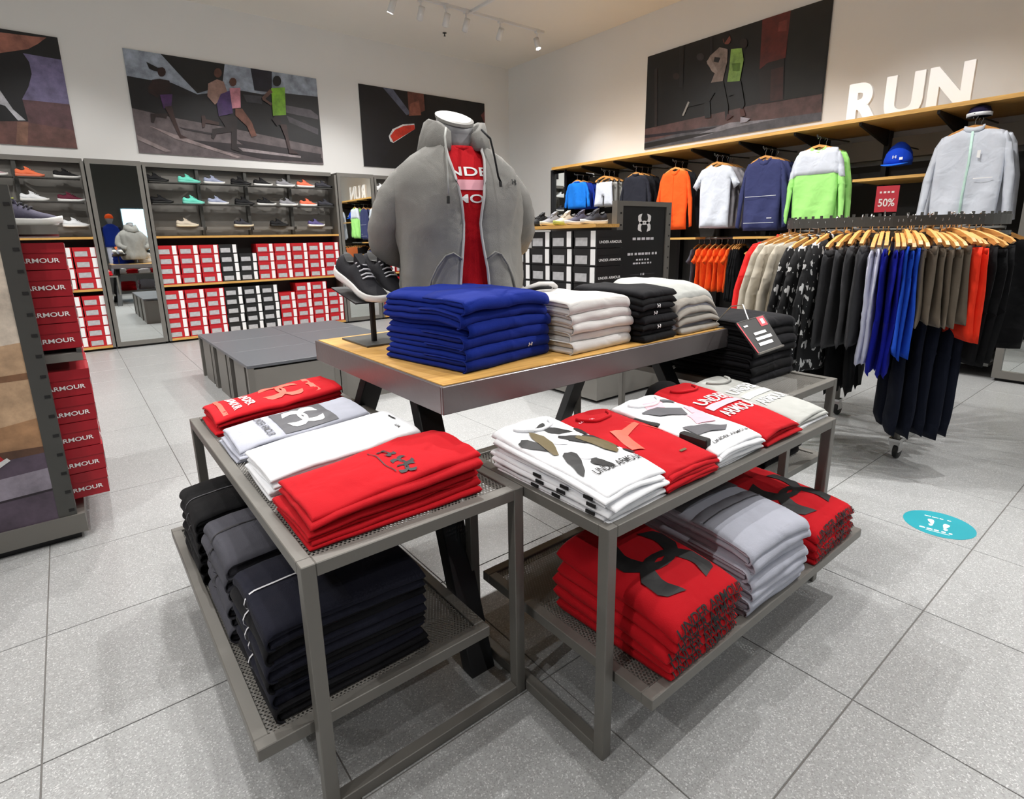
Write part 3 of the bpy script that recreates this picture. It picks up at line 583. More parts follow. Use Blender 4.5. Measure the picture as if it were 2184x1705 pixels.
def hanger(label, loc, rz, clips=False, group='wooden hangers', sc=1):
    t = thing('clothes_hanger', label, 'hanger', loc, rz, group); t.scale = (sc, 1, 1)
    w_ = obj('wooden_bar', HM[0], t); obj('hook', HM[1], t)
    if clips: obj('clip', HM[2], w_, loc=(-.13, 0, 0)); obj('clip', HM[2], w_, loc=(.13, 0, 0))
    return t
def garment(kind, label, cat, loc, rz, m, w=.5, l=.7, m2=None, group=None, hang=True, hl=None, T=.03, extra=None, ph=0, step=.04):
    """loc = where the garment's neck hangs; faces local -y"""
    key = (kind, w, l, T, ph % 3)
    t = thing(kind, label, cat, loc, rz, group)
    def P(nm, suffix, poly, mm, **k): return setmat(obj(nm, inflate((nm,)+key+(suffix,), poly, **k), t), mm)
    f = (.015, 26, ph % 3)
    if kind in ('t_shirt',): P('shirt_body', '', o_tee(w, l), m, T=T, step=step, folds=f)
    elif kind in ('jacket', 'hooded_jacket'):
        P('jacket_body', '', o_body(w, l), m, T=T, step=step, folds=f)
        P('sleeve', 'r', o_sleeve(w, l), m2 or m, T=T*.8, D=.05, step=step, folds=(.008, 30, ph % 3))
        P('sleeve', 'l', [(-x, z) for x, z in o_sleeve(w, l)][::-1], m2 or m, T=T*.8, D=.05, step=step, folds=(.008, 30, 1+ph % 3))
        if kind == 'hooded_jacket': P('hood', '', sym([(0, -.13*l), (.1*w, -.11*l), (.2*w, -.03*l), (.17*w, .02*l), (.06*w, -.03*l)]), m, T=T*1.25, D=.03, step=.025, folds=(.004, 20, 0))
        else: P('collar', '', sym([(.0, -.055*l), (.1*w, -.045*l), (.17*w, .0), (.15*w, .035*l), (.0, .015*l)]), m, T=T*.9, D=.03, step=.025, folds=(.003, 20, 0))
    elif kind == 'trousers': P('trouser_legs', '', o_pants(w, l), m, T=T, step=step, folds=(.012, 30, ph % 3)); P('waistband', '', [(-.5*w, .0), (.5*w, 0), (.5*w, -.045), (-.5*w, -.045)], m, T=T*.9, D=.02, step=.04, folds=(.003, 30, 0))
    elif kind == 'shorts': P('shorts_legs', '', o_shorts(w, l), m, T=T, step=step, folds=(.012, 30, ph % 3)); P('waistband', '', [(-.5*w, .0), (.5*w, 0), (.5*w, -.045), (-.5*w, -.045)], m, T=T*.9, D=.02, step=.04, folds=(.003, 30, 0))
    if hang:
        cl = kind in ('trousers', 'shorts')
        hanger(hl or 'wooden hanger of '+label, (loc[0], loc[1], loc[2]+(.075 if cl else .012)), rz, cl, sc=.9 if cl else w/.5*.95)
    return t
# ------------------------------------------------------------------ folded clothes
def fold_mesh(name, m, w, d, t, lay=1, seed=0, amp=.004, drape=None, wedge=0, nx=16):
    mb = MB()
    def disp(x, y):
        z = amp*noise.noise((x*8+seed*3.1, y*8, seed*1.7))+amp*.6*noise.noise((x*19+seed, y*17, seed))
        return z+(drape(x, y) if drape else 0)
    def slab(z0, th, w_, d_, yo):
        r = th/2; ny = 8; nf = 7
        loop = [(-d_/2+r-r*math.sin(PI*k/nf), r+r*math.cos(PI*k/nf)) for k in range(nf+1)]          # front, top to bottom
        loop += [(-d_/2+r+(d_-2*r)*k/ny, 0) for k in range(1, ny)]
        loop += [(d_/2-r+r*math.sin(PI*k/nf), r-r*math.cos(PI*k/nf)) for k in range(nf+1)]
        loop += [(d_/2-r-(d_-2*r)*k/ny, th) for k in range(1, ny)]
        rings = []; e = min(.5*th, .02)
        xs = [-w_/2, -w_/2+e*.08, -w_/2+e*.3, -w_/2+e]+[-w_/2+e+(w_-2*e)*k/nx for k in range(1, nx)]+[w_/2-e, w_/2-e*.3, w_/2-e*.08, w_/2]
        for x in xs:
            q = max(0, (abs(x)-(w_/2-e))/e); f = max(.12, math.sqrt(max(0, 1-q*q)))
            jx = .004*noise.noise((x*3, seed, z0*40))
            rings.append([(x, y+yo+.006*noise.noise((x*6, seed+z0*30, y)), z0+(r+(z-r)*f)*(1+wedge*y/d_)+disp(x, y+yo)) for y, z in loop])
        mb.loft(rings)
    if lay == 1: slab(0, t, w, d, 0)
    else:
        rg = random.Random(seed)
        for k in range(lay): slab(t*k/lay, t/lay, w-rg.uniform(.0, .02), d-rg.uniform(.004, .02), rg.uniform(-.004, .004)+.004)
        r = t/2+.001; nf = 9; ext = d*.45
        for sgn in (0,):
            arc = [(-d/2+r+ext*(1-k/3), t+.001) for k in range(3)]+[(-d/2+r-r*math.sin(PI*k/nf), t/2+r*math.cos(PI*k/nf)) for k in range(nf+1)]
            arc += [(-d/2+r-(r-.004)*math.sin(PI*k/nf), t/2+(r-.004)*math.cos(PI*k/nf)) for k in range(nf, -1, -1)]+[(-d/2+r+ext*k/2, t-.002) for k in (1, 2)]
            rings = []
            for i in range(nx+1):
                x = (-.5+i/nx)*(w-.002); rings.append([(x, y+.006*noise.noise((x*6, seed, y)), z*(1+wedge*y/d)+disp(x, y)) for y, z in arc])
            mb.loft(rings)
    r = t/2
    def surf(u, v, e=.0026):
        if v > -(d/2-r): return Vector((u, v, t*(1+wedge*v/d)+disp(u, v)+e+(.001 if lay > 1 else 0)))
        ph = min(PI, (-(d/2-r)-v)/r); y = -d/2+r-(r+e+.003)*math.sin(ph)
        return Vector((u, y+.006*noise.noise((u*6, seed+0.0, y)), (t/2+(r+e)*math.cos(ph))*(1+wedge*y/d)+disp(u, y)))
    return mb.mesh(name, m, True), surf
def stack(name, lab, cat, base, rz, n, w, d, t, mats, lay=1, amp=.004, jit=.006, seed=1, droop=.0, wedge=0, group=None, tilt=(0, 0), extra=None, part='folded_cloth'):
    """n folded garments, one on the other; lab = words for the kind with %s for its place in the pile"""
    rg = random.Random(seed); z = base[2]; tops = []
    for k in range(n):
        q = k/max(1, n-1); tk = t*rg.uniform(.9, 1.1)
        def dr(x, y, q=q): return q*(tilt[0]*(x/w)+tilt[1]*(y/d)-droop*((2*x/w)**4+(max(0, -2*y/d))**4))
        m = mats[k % len(mats)]
        me, surf = fold_mesh(part, m, w*rg.uniform(.97, 1.0), d*rg.uniform(.97, 1.0), tk, lay, seed*10+k, amp*(.4+.6*q), dr, wedge)
        c, s_ = math.cos(rz), math.sin(rz); jx, jy = rg.uniform(-jit, jit), rg.uniform(-jit, jit)
        place = 'topmost' if k == n-1 else 'lowest' if k == 0 else ORD[k]+' up'
        t_ = thing(name, lab % place, cat, (base[0]+c*jx-s_*jy, base[1]+s_*jx+c*jy, z), rz+rg.uniform(-.02, .02), group)
        c_ = obj(part, me, t_); tops.append((c_, surf, tk)); z += tk*.985
    return tops, z

# ------------------------------------------------------------------ main table and nesting benches
TX0, TX1, TY0, TY1, TZ = .852, 2.47, 1.40, 2.50, .96
tb = thing('display_table', 'tall display table with oak top and brushed metal edge', 'table', ((TX0+TX1)/2, (TY0+TY1)/2, 0))
tcx, tcy = (TX0+TX1)/2, (TY0+TY1)/2
def TB(n, x0, x1, y0, y1, z0, z1, m, bev=0): return MB().box(x0-tcx, x1-tcx, y0-tcy, y1-tcy, z0, z1).build(n, m, tb, bevel=bev)
TB('oak_top', TX0+.012, TX1-.012, TY0+.012, TY1-.012, .925, TZ, M_wood)
for x0, x1, y0, y1 in ((TX0, TX1, TY0, TY0+.012), (TX0, TX1, TY1-.012, TY1), (TX0, TX0+.012, TY0+.012, TY1-.012), (TX1-.012, TX1, TY0+.012, TY1-.012)):
    TB('metal_skirt', x0, x1, y0, y1, .867, .958, M_skirt, .002)
for sx_ in (1, -1):
    for sy_ in (1, -1):
        fx, fy = sx_*(.885-tcx), sy_*(1.30-tcy); ux, uy = sx_*(.985-tcx), sy_*(1.79-tcy)
        a = [(fx-.046, fy-.03, 0), (fx+.046, fy-.03, 0), (fx+.046, fy+.03, 0), (fx-.046, fy+.03, 0)]
        b = [(ux-.046, uy-.03, .93), (ux+.046, uy-.03, .93), (ux+.046, uy+.03, .93), (ux-.046, uy+.03, .93)]
        MB().hexa(a, b).build('splayed_leg', M_black, tb, bevel=.003)
    TB('cross_beam', tcx+sx_*(.985-tcx)-.05, tcx+sx_*(.985-tcx)+.05, TY0+.2, TY1-.2, .84, .925, M_black)
def bench(label, x0, x1, y0, y1, sh, z=.70, ends='y', shelf_z=.265, b=.034):
    cx, cy = (x0+x1)/2, (y0+y1)/2
    t = thing('nesting_bench', label, 'display bench', (cx, cy, 0), 0, 'grey steel benches around the table')
    def B(n, a0, a1, b0, b1, z0, z1, m=M_steel, bev=.002): return MB().box(a0-cx, a1-cx, b0-cy, b1-cy, z0, z1).build(n, m, t, bevel=bev)
    for lx in (x0, x1-b):
        for ly in (y0, y1-b): B('leg', lx, lx+b, ly, ly+b, 0, z)
    for ly in (y0, y1-b): B('top_rail', x0+b, x1-b, ly, ly+b, z-b, z)
    for lx in (x0, x1-b): B('top_rail', lx, lx+b, y0+b, y1-b, z-b, z)
    if ends == 'y':
        for ly in (y0, y1-b): B('floor_rail', x0+b, x1-b, ly, ly+b, 0, b)
    else:
        for lx in (x0, x1-b): B('floor_rail', lx, lx+b, y0+b, y1-b, 0, b)
    B('perforated_top', x0+b, x1-b, y0+b, y1-b, z-.012, z-.008, M_perf, 0)
    if sh:
        a0, a1, b0, b1 = sh; s = shelf_z
        for q0, q1 in ((b0, b0+b), (b1-b, b1)): B('shelf_rail', a0, a1, q0, q1, s-b, s)
        for q0, q1 in ((a0, a0+b), (a1-b, a1)): B('shelf_rail', q0, q1, b0+b, b1-b, s-b, s)
        B('perforated_shelf', a0+b, a1-b, b0+b, b1-b, s-.012, s-.008, M_perf, 0)
    return t
bench('grey steel bench left of the table, with folded red and white shirts', .305, .945, 1.13, 2.50, (.175, .84, 1.168, 2.46))
bench('grey steel bench in front of the table, with printed t-shirts', .948, 2.253, .81, 1.45, (.99, 2.30, .69, 1.41), ends='x')
bench('grey steel bench right of the table under the black clothes', 2.435, 2.90, 1.06, 2.40, (2.47, 3.0, 1.12, 2.36))

# -- fabrics
Fr = fab('red', .74, .06, .11); FrD = fab('crimson', .71, .05, .10); Fw = fab('white', .93, .935, .95); Fg = fab('heather', .70, .71, .76, .12); Fgl = fab('light_grey', .68, .685, .67, .1)
Fk = fab('black', .045, .045, .055); Fk2 = fab('soft_black', .075, .075, .09); Fn = fab('navy', .10, .105, .155); Fch = fab('charcoal', .29, .29, .32, .12); Fb = fab('royal_blue', .02, .14, .51)
Fb2 = fab('royal_blue_b', .015, .125, .48); Fst = fab('stone', .83, .82, .81); Fst2 = fab('taupe_grey', .62, .60, .57, .14); Fgm = fab('grey_marl', .60, .61, .65, .14); Fz = fab('zip_grey', .53, .525, .51, .10, .4)
zb_ = .7085-.0  # top of the perforated sheet is .692; clothes rest on it
ZT = .692; ZS = .257
HP = -PI/2
RR = lambda x0, x1, y0, y1: ([(x0, y0), (x1, y0), (x1, y1), (x0, y1)], [(0, 1, 2, 3)])
def PG(*p): return (list(p), [tuple(range(len(p)))])
# left bench, from the back to the front; local x runs to the viewer's right (-Y), local y away from the fold (+X)
g1 = 'folded shirts on the left bench'
tp, z = stack('folded_shirt', 'red shirt with coral emblem, %s in the rear pile on the left bench', 'shirt', (.60, 2.33, ZT), HP, 6, .27, .50, .017, [FrD, Fr], 1, .010, .013, 11, .012, .5, g1, (0, .03))
T, sf, tk = tp[-1]
ink('emblem', [place2d(LOGO, .0, .03, .17, .16)], sf, M_inkC, T); ink('lettering', [place2d(text2d('UNDER'), .0, -.105, .19, .032), place2d(text2d('ARMOUR'), .0, -.155, .19, .032)], sf, M_inkW, T)
ink('stripe', [place2d(RECT, 0, .155, .2, .022), place2d(RECT, 0, -.205, .22, .018)], sf, M_inkC, T)
tp, z = stack('folded_shirt', 'light grey shirt with dark emblem square, %s in the pile on the left bench', 'shirt', (.585, 2.00, ZT), HP, 6, .27, .47, .014, [Fg], 1, .006, .009, 12, .012, .45, g1, (0, .022))
T, sf, tk = tp[-1]
ink('printed_square', [place2d(RECT, .01, .02, .225, .19)], sf, M_inkG, T); ink('emblem', [place2d(LOGO, .01, .02, .16, .13)], lambda u, v: sf(u, v, .0040), M_inkW, T)
ink('lettering', [place2d(text2d('UNDER ARMOUR'), .0, -.115, .22, .026)], sf, M_inkG, T)
tp, z = stack('folded_shirt', 'plain white shirt, %s in the pile on the left bench', 'shirt', (.595, 1.655, ZT), HP, 7, .27, .48, .0145, [Fw], 1, .004, .006, 13, .010, .35, g1, (0, .02))
T, sf, tk = tp[-1]; ink('lettering', [place2d(text2d('UA'), .07, .19, .03, .012), place2d(RECT, -.02, .215, .05, .006)], sf, M_inkK, T)
tp, z = stack('folded_shirt', 'red shirt with small black print, %s in the front pile on the left bench', 'shirt', (.60, 1.335, ZT), HP, 7, .27, .50, .0155, [Fr, FrD], 1, .010, .013, 14, .010, .40, g1, (0, .025))
T, sf, tk = tp[-1]
ink('emblem', [place2d(LOGO, -.04, .035, .055, .035, .3), place2d(LOGO, .04, .045, .06, .045, .2), place2d(LOGO, .085, .035, .05, .05, -.3)], sf, M_inkK, T); ink('seam_line', [place2d(RECT, 0, .0, .18, .003)], sf, M_inkK, T)
ink('printed_line', [RR(-.02, .0, -.16, -.05)], sf, M_inkK, T) if False else None
T, sf, tk = tp[2]
# lower shelf of the left bench
g2 = 'folded dark trousers on the low shelf'
def piping(tp, which, m, y=-.07):
    for i in which:
        T, sf, tk = tp[i]; ink('piping', [RR(y, y+.006, -.25, .02)], sf, m, T, .012)
tp, z = stack('folded_trousers', 'navy sweatpants with white piping, %s in the near pile on the low shelf', 'trousers', (.45, 1.385, ZS), HP, 6, .34, .44, .045, [Fk2, Fn], 2, .006, .008, 21, .02, 0, g2, (0, -.02)); piping(tp, range(1, 6), M_inkL, -.01)
tp, z = stack('folded_trousers', 'charcoal sweatpants, %s in the middle pile on the low shelf', 'trousers', (.43, 1.75, ZS), HP, 6, .33, .44, .045, [Fch], 2, .006, .010, 22, .02, 0, g2, (0, -.01)); piping(tp, range(2, 6), M_inkK, -.02)
tp, z = stack('folded_trousers', 'black sweatpants, %s in the far pile on the low shelf', 'trousers', (.42, 2.10, ZS), HP, 6, .33, .44, .046, [Fk2, Fk], 2, .006, .010, 23, .02, 0, g2, (0, -.01)); piping(tp, range(3, 6), M_inkG, .0)
# front bench
g3 = 'printed t-shirts on the front bench'; FRONT = []
tp, z = stack('folded_t_shirt', 'white t-shirt with camouflage print, %s in its pile on the front bench', 't-shirt', (1.085, 1.065, ZT), .03, 9, .255, .46, .0125, [Fw], 1, .007, .012, 31, .012, .3, g3, (0, .035)); FRONT.append((tp, Fw))
T, sf, tk = tp[-1]
def blob(cx, cy, rx, ry, rot=0, n=12, ph=0):
    c, s_ = math.cos(rot), math.sin(rot); pts = []
    for k in range(n):
        a_ = 2*PI*k/n; q = 1+.18*math.sin(3*a_+ph); x, y = rx*q*math.cos(a_), ry*q*math.sin(a_); pts.append((cx+x*c-y*s_, cy+x*s_+y*c))
    return PG(*pts)
ink('camo_black', [blob(-0.095, 0.066, 0.018, 0.060, .3), blob(-0.078, -0.072, 0.021, 0.066, -.5), blob(-0.028, -0.126, 0.018, 0.034, .6), blob(0.034, 0.102, 0.046, 0.022, -.5, ph=1), blob(0.039, 0.024, 0.026, 0.054, .5, ph=2), blob(0.095, -0.018, 0.021, 0.060, .2, ph=1), blob(0.000, 0.144, 0.039, 0.014, .4), blob(0.112, 0.072, 0.016, 0.036, -.3), blob(0.118, -0.108, 0.016, 0.019)], sf, M_inkK, T)
ink('camo_olive', [blob(-0.062, 0.060, 0.023, 0.074, -.25, ph=1), blob(0.069, -0.036, 0.033, 0.072, .15, ph=2)], lambda u, v: sf(u, v, .0038), M_inkO, T)
ink('camo_pale', [blob(-0.011, 0.066, 0.039, 0.042, 0), blob(-0.034, -0.048, 0.039, 0.048, .4)], lambda u, v: sf(u, v, .0018), M_inkL, T)
ink('lettering', [place2d(text2d('UNDER ARMOUR'), .015, -.152, .2, .026)], sf, M_inkK, T)
for i in (1, 2, 3, 4):
    T, sf, tk = tp[i]; rg = random.Random(i)
    for k in range(3):
        y = -.2+.09*k+rg.uniform(0, .05); MB().box(-.1295, -.126, y, y+.03, .002, .011).build('side_print', M_inkK, T)
tp, z = stack('folded_t_shirt', 'red t-shirt with coral bars, %s in its pile on the front bench', 't-shirt', (1.34, 1.06, ZT), .0, 7, .25, .45, .0135, [FrD, Fr], 1, .007, .012, 32, .012, .25, g3, (0, .03)); FRONT.append((tp, Fr))
T, sf, tk = tp[-1]
ink('coral_bar', [PG((-.10, -.08), (-.065, -.10), (-.02, .03), (-.055, .05)), PG((.05, .08), (.07, .06), (.115, -.05), (.105, .0)), PG((-.04, -.01), (.08, .04), (.085, .065), (-.05, .02))], sf, M_inkC, T)
ink('lettering', [place2d(text2d('UNDER'), -.05, .155, .07, .008)], sf, M_inkP, T); ink('hem_tag', [place2d(RECT, .03, -.165, .03, .008)], sf, M_inkO, T)
tp, z = stack('folded_t_shirt', 'white t-shirt with grey and pink emblem, %s in its pile on the front bench', 't-shirt', (1.605, 1.06, ZT), -.02, 7, .26, .45, .0135, [Fw], 1, .007, .012, 33, .012, .25, g3, (0, .03)); FRONT.append((tp, Fw))
T, sf, tk = tp[-1]
ink('pink_print', [PG((-.02, .16), (.07, .15), (.02, .09), (-.06, .10)), PG((.02, .0), (.1, -.01), (.06, -.09), (-.02, -.07)), PG((.08, .06), (.12, .05), (.10, -.02), (.05, .0))], sf, M_inkP, T)
ink('grey_print', [PG((-.10, .10), (.0, .11), (.06, .05), (.03, .0), (-.07, .04)), PG((-.09, -.06), (.0, -.09), (.06, -.13), (.02, -.15), (-.09, -.12)), PG((.06, .15), (.11, .12), (.09, .10), (.05, .13))], lambda u, v: sf(u, v, .0038), M_inkG, T)
ink('lettering', [place2d(text2d('UNDER ARMOUR'), .01, -.178, .2, .012)], sf, M_inkK, T)
for k, (yy, lb) in enumerate(((.93, 'front'), (1.115, 'rear'))):
    t = thing('size_clip', 'black %s size clip on the white t-shirt pile of the front bench' % lb, 'clip', (1.488, yy, z-.056), 0, 'black size clips')
    MB().box(-.016, .012, -.05, .05, -.01, .052).build('clip_body', M_rubberK, t, bevel=.004); MB().box(-.0175, -.016, -.035, .035, .0, .008).build('clip_window', M_inkP, t)
tp, z = stack('folded_t_shirt', 'red t-shirt with white lettering, %s in its pile on the front bench', 't-shirt', (1.87, 1.06, ZT), .0, 7, .245, .46, .0135, [FrD, Fr], 1, .007, .012, 34, .014, .3, g3, (0, .045)); FRONT.append((tp, Fr))
T, sf, tk = tp[-1]
ink('lettering', [place2d(text2d('UNDER'), .0, .045, .19, .05), place2d(text2d('ARMOUR'), .0, -.06, .21, .05)], sf, M_inkW, T); ink('pink_bar', [place2d(RECT, 0, -.005, .21, .035)], sf, M_inkP, T)
tp, z = stack('folded_t_shirt', 'light grey t-shirt with white lettering, %s in its pile on the front bench', 't-shirt', (2.125, 1.06, ZT), .02, 6, .245, .44, .0135, [Fgl, Fw, Fgl], 1, .004, .007, 35, .014, .25, g3, (0, .04)); FRONT.append((tp, Fgl))
T, sf, tk = tp[-1]
ink('lettering', [place2d(text2d('UNDER'), .0, .06, .19, .05), place2d(text2d('ARMOUR'), .0, -.06, .2, .05)], sf, M_inkW, T); ink('white_bar', [place2d(RECT, 0, .0, .2, .035)], sf, M_inkW, T)
def collar(tp, m):
    T, sf, tk = tp[-1]; pts = []
    for k in range(15):
        a_ = PI*.95*k/14+PI*.025; q = sf(.075*math.cos(a_), .185-.055*math.sin(a_), .004); pts.append(q)
    MB().tube(pts, .006, 6).build('collar', m, T, True)
for q_, m_ in FRONT: collar(q_, m_)
t = thing('black_cap', 'black folded cap lying behind the red t-shirts', 'cap', (1.93, 1.36, ZT)); MB().lathe([(.085, 0), (.088, .03), (.07, .075), (.035, .098), (.001, .104)], 16).build('crown', Fk, t, True)
MB().loft([[(.088*math.cos(a_), .088*math.sin(a_), .006+zz) for zz in (0, .006)]+[(.15*math.cos(a_*.62-PI*.19), .15*math.sin(a_*.62-PI*.19)-.0, .002+zz) for zz in (.006, 0)] for a_ in [-PI/2+(-.9+1.8*k/8) for k in range(9)]]).build('peak', Fk, t)
# lower shelf of the front bench
g4 = 'folded sweatshirts on the front low shelf'
def hoodie_print(tp, big=True):
    for i, (T, sf, tk) in enumerate(tp):
        ink('front_lettering', [place2d(text2d('UNDER ARMOUR', .012), .0, -.2115, .32, .0205)], sf, M_inkK, T, .015)
        if i == len(tp)-1: ink('emblem', [place2d(LOGO, .01, -.035, .25, .24)], sf, M_inkK, T)
tp, z = stack('folded_sweatshirt', 'red sweatshirt with black lettering, %s in the near pile on the low front shelf', 'sweatshirt', (1.225, .905, ZS), .03, 5, .345, .43, .043, [FrD, Fr], 1, .006, .008, 41, .022, .18, g4, (0, .03)); hoodie_print(tp)
tp, z = stack('folded_sweatshirt', 'light grey sweatshirt, %s in the middle pile on the low front shelf', 'sweatshirt', (1.64, .905, ZS), -.02, 7, .35, .43, .036, [Fg], 2, .005, .010, 42, .02, .1, g4, (0, .02))
T, sf, tk = tp[-1]; ink('dark_yoke', [RR(-.165, .165, .04, .19)], sf, M_inkG, T); ink('seam_line', [RR(-.165, .165, -.045, -.04)], sf, M_inkG, T)
tp, z = stack('folded_sweatshirt', 'red sweatshirt with black lettering, %s in the far pile on the low front shelf', 'sweatshirt', (2.06, .905, ZS), .02, 4, .345, .43, .044, [FrD, Fr], 1, .006, .008, 43, .022, .18, g4, (0, .02)); hoodie_print(tp)
# right bench
g5 = 'folded black clothes on the right bench'
tp, z = stack('folded_trousers', 'black sweatpants, %s in the pile on the right bench', 'trousers', (2.665, 1.485, ZT), 0, 7, .43, .44, .046, [Fk2, Fk], 2, .005, .008, 51, .015, 0, g5)
stack('folded_trousers', 'black sweatpants, %s in the low pile under the right bench', 'trousers', (2.74, 1.40, ZS), 0, 4, .36, .4, .045, [Fk], 2, .005, .008, 52, .015, 0, g5)
stack('folded_shirt', 'white shirt, %s in the small pile under the right bench', 'shirt', (2.72, 1.85, ZS), 0, 3, .3, .3, .02, [Fw], 1, .004, .008, 53, .01, 0, g5)
stack('folded_trousers', 'black sweatpants, %s in the rear pile on the right bench', 'trousers', (2.66, 1.96, ZT), 0, 5, .42, .42, .046, [Fk], 2, .005, .008, 54, .015, 0, g5)
# on the table
g6 = 'folded sweatpants on the oak table top'
tp, z = stack('folded_sweatpants', 'royal blue sweatpants, %s in the pile on the table corner', 'trousers', (1.18, 1.735, TZ), .16, 6, .45, .45, .043, [Fb2, Fb], 2, .008, .012, 61, .018, 0, g6, (.0, .0))
T, sf, tk = tp[1]; ink('small_emblem', [place2d(LOGO, .10, -.238, .02, .014)], sf, M_inkL, T, 0)
tp, z = stack('folded_sweatpants', 'pale grey sweatpants, %s in the pile beside the blue ones', 'trousers', (1.635, 1.665, TZ), .04, 5, .37, .42, .043, [Fst], 2, .006, .010, 62, .014, 0, g6)
T, sf, tk = tp[-1]
MB().tube([(-.12, .14, tk+.006), (-.03, .12, tk+.03), (.06, .13, tk+.024), (.12, .17, tk+.006)], .012, 8).build('rolled_waistband', Fst, T, True); MB().tube([(-.13, .125, tk+.005), (-.05, .10, tk+.016), (.03, .11, tk+.012)], .007, 6).build('drawstring', Fk, T, True)
tp, z = stack('folded_shirt', 'black shirt, %s in the pile in the middle of the table', 'shirt', (1.955, 1.62, TZ), .06, 8, .25, .38, .029, [Fk, Fk2], 1, .007, .012, 63, .012, 0, g6)
for i in (2, 4, 5):
    T, sf, tk = tp[i]; ink('small_emblem', [place2d(LOGO, -.015, -.197, .022, .016)], sf, M_inkW, T, 0)
tp, z = stack('folded_sweatpants', 'grey marl sweatpants, %s in the pile at the table end', 'trousers', (2.265, 1.64, TZ), -.03, 8, .31, .40, .030, [Fst2, Fgm, Fst2, Fgl], 1, .010, .016, 64, .055, 0, g6)
# price card in its holder at the table end
t = thing('price_card', 'black price card with a red corner in a holder at the table end', 'sign', (2.42, 1.45, TZ))
def pc(a, b, e=0):          # a along width, b along height
    p = Vector((2.18, 1.10, .917)).lerp(Vector((2.385, 1.10, .925)), a).lerp(Vector((2.24, 1.24, 1.0235)).lerp(Vector((2.477, 1.24, 1.036)), a), b)
    return p-Vector((2.42, 1.45, TZ))+Vector((0, -.60, .80))*e
q = [pc(0, 0), pc(1, 0), pc(1, 1), pc(0, 1)]
MB().hexa([p-Vector((0, -.58, .81))*.006 for p in q], q).build('card', M_blk, t)
MB().tube([pc(0, 0, .002), pc(1, 0, .002)], .005, 6).build('holder_lip', M_steel, t); MB().tube([pc(0, 1, .001), pc(1, 1, .001)], .002, 5).build('holder_top', M_steel, t)
pr = mat('red_ink', S(.9, .25, .30), .5)
for nm, shp, mm in (('red_edge', [RR(.0, .035, .02, .98)], pr), ('red_square', [RR(.68, .93, .70, .99)], pr), ('lettering', [RR(.28, .72, .50, .58), RR(.24, .82, .34, .43), RR(.22, .74, .18, .27), RR(.12, .26, .80, .85), RR(.75, .86, .76, .92)], M_inkW)):
    ink(nm, shp, lambda u, v: pc(u, v, .003 if nm == 'lettering' else .0018), mm, t, 0)
MB().tube([pc(.45, 1, -.004), pc(.5, 1)+Vector((.035, .06, .055)), pc(.5, 1)+Vector((.06, .13, .04)), (.022, .0, .03), (.022, .0, .004)], .003, 6).build('wire_stem', M_chrome, t)
MB().box(.004, .04, -.03, .03, 0, .005).build('stem_foot', M_steel, t)

# ------------------------------------------------------------------ shoe riser with a pair of sneakers
t = thing('shoe_riser', 'black metal shoe riser on a square plate at the table corner', 'display stand', (1.075, 2.285, TZ))
MB().box(-.125, .125, -.135, .135, 0, .008).build('base_plate', M_steelD, t, bevel=.001); MB().tube([(-.045, -.035, .008), (-.045, -.035, .20)], .013, 8).build('stem', M_black, t)
MB().hexa([(-.16, -.13, .185), (.12, -.13, .185), (.12, .12, .235), (-.16, .12, .235)], [(-.16, -.13, .191), (.12, -.13, .191), (.12, .12, .241), (-.16, .12, .241)]).build('shoe_plate', M_black, t)
for k, (x, y) in enumerate(((.985, 2.262), (1.105, 2.29))):
    shoe('black running shoe with white sole, %s one of the pair on the riser' % ('left-hand', 'right-hand')[k], (x, y, 1.195), -PI/2+.22, kn('jet', .13, .13, .15), M_rubberW, M_inkL, tilt=.40, sc=1.12, group='running shoes on the riser')
o = thing('swing_tag', 'orange paper tag sticking up from the black running shoe', 'tag', (1.01, 2.355, 1.30)); MB().hexa([(-.02, 0, 0), (.02, 0, 0), (.02, .002, 0), (-.02, .002, 0)], [(-.028, .01, .07), (.024, .01, .075), (.024, .012, .075), (-.028, .012, .07)]).build('card', mat('orange_card', S(.95, .5, .25), .6), o)

# ------------------------------------------------------------------ mannequin, t-shirt and hooded jacket
MX, MY, MR = 1.375, 2.06, -.27
mq = thing('mannequin', 'headless grey torso mannequin standing on the display table', 'mannequin', (MX, MY, TZ), MR)
BT = [(.12, .262, .185), (.2, .262, .185), (.35, .252, .176), (.5, .262, .182), (.6, .272, .184), (.67, .272, .172), (.725, .245, .15), (.77, .185, .128), (.81, .115, .108), (.84, .088, .095)]
def sec(z, off=0):
    for (a, x, y), (b, x2, y2) in zip(BT, BT[1:]):
        if z <= b:
            q = (z-a)/(b-a); return x+(x2-x)*q+off, y+(y2-y)*q+off
    return BT[-1][1]+off, BT[-1][2]+off
def bp(a, z, off=0):
    w, d = sec(z, off); c, s_ = math.cos(a), math.sin(a)
    e = .86; return Vector((w*math.copysign(abs(c)**e, c), d*math.copysign(abs(s_)**e, s_)+.012, z))
M_man = mat('mannequin_grey', S(.50, .50, .51), .45)
zz = [.12, .2, .3, .4, .5, .56, .62, .67, .70, .725, .75, .77, .79, .81, .83]
MB().loft([[bp(2*PI*k/28, z, -.035) for k in range(28)] for z in zz]).build('torso', M_man, mq, True)
def nk(r, z, q): return [(r*math.cos(2*PI*k/24), r*.98*math.sin(2*PI*k/24)+.012, z+q*r*math.sin(2*PI*k/24)+.12*q*r*math.cos(2*PI*k/24)*-1) for k in range(24)]
MB().loft([nk(.085, .78, 0), nk(.078, .83, 0), nk(.075, .88, .25), nk(.077, .922, .5)]).build('neck', M_man, mq, True)
MB().loft([nk(.080, .922, .5), nk(.081, .934, .5), nk(.070, .938, .5)]).build('neck_cap', mat('pale_cap', S(.55, .545, .53), .5), mq)
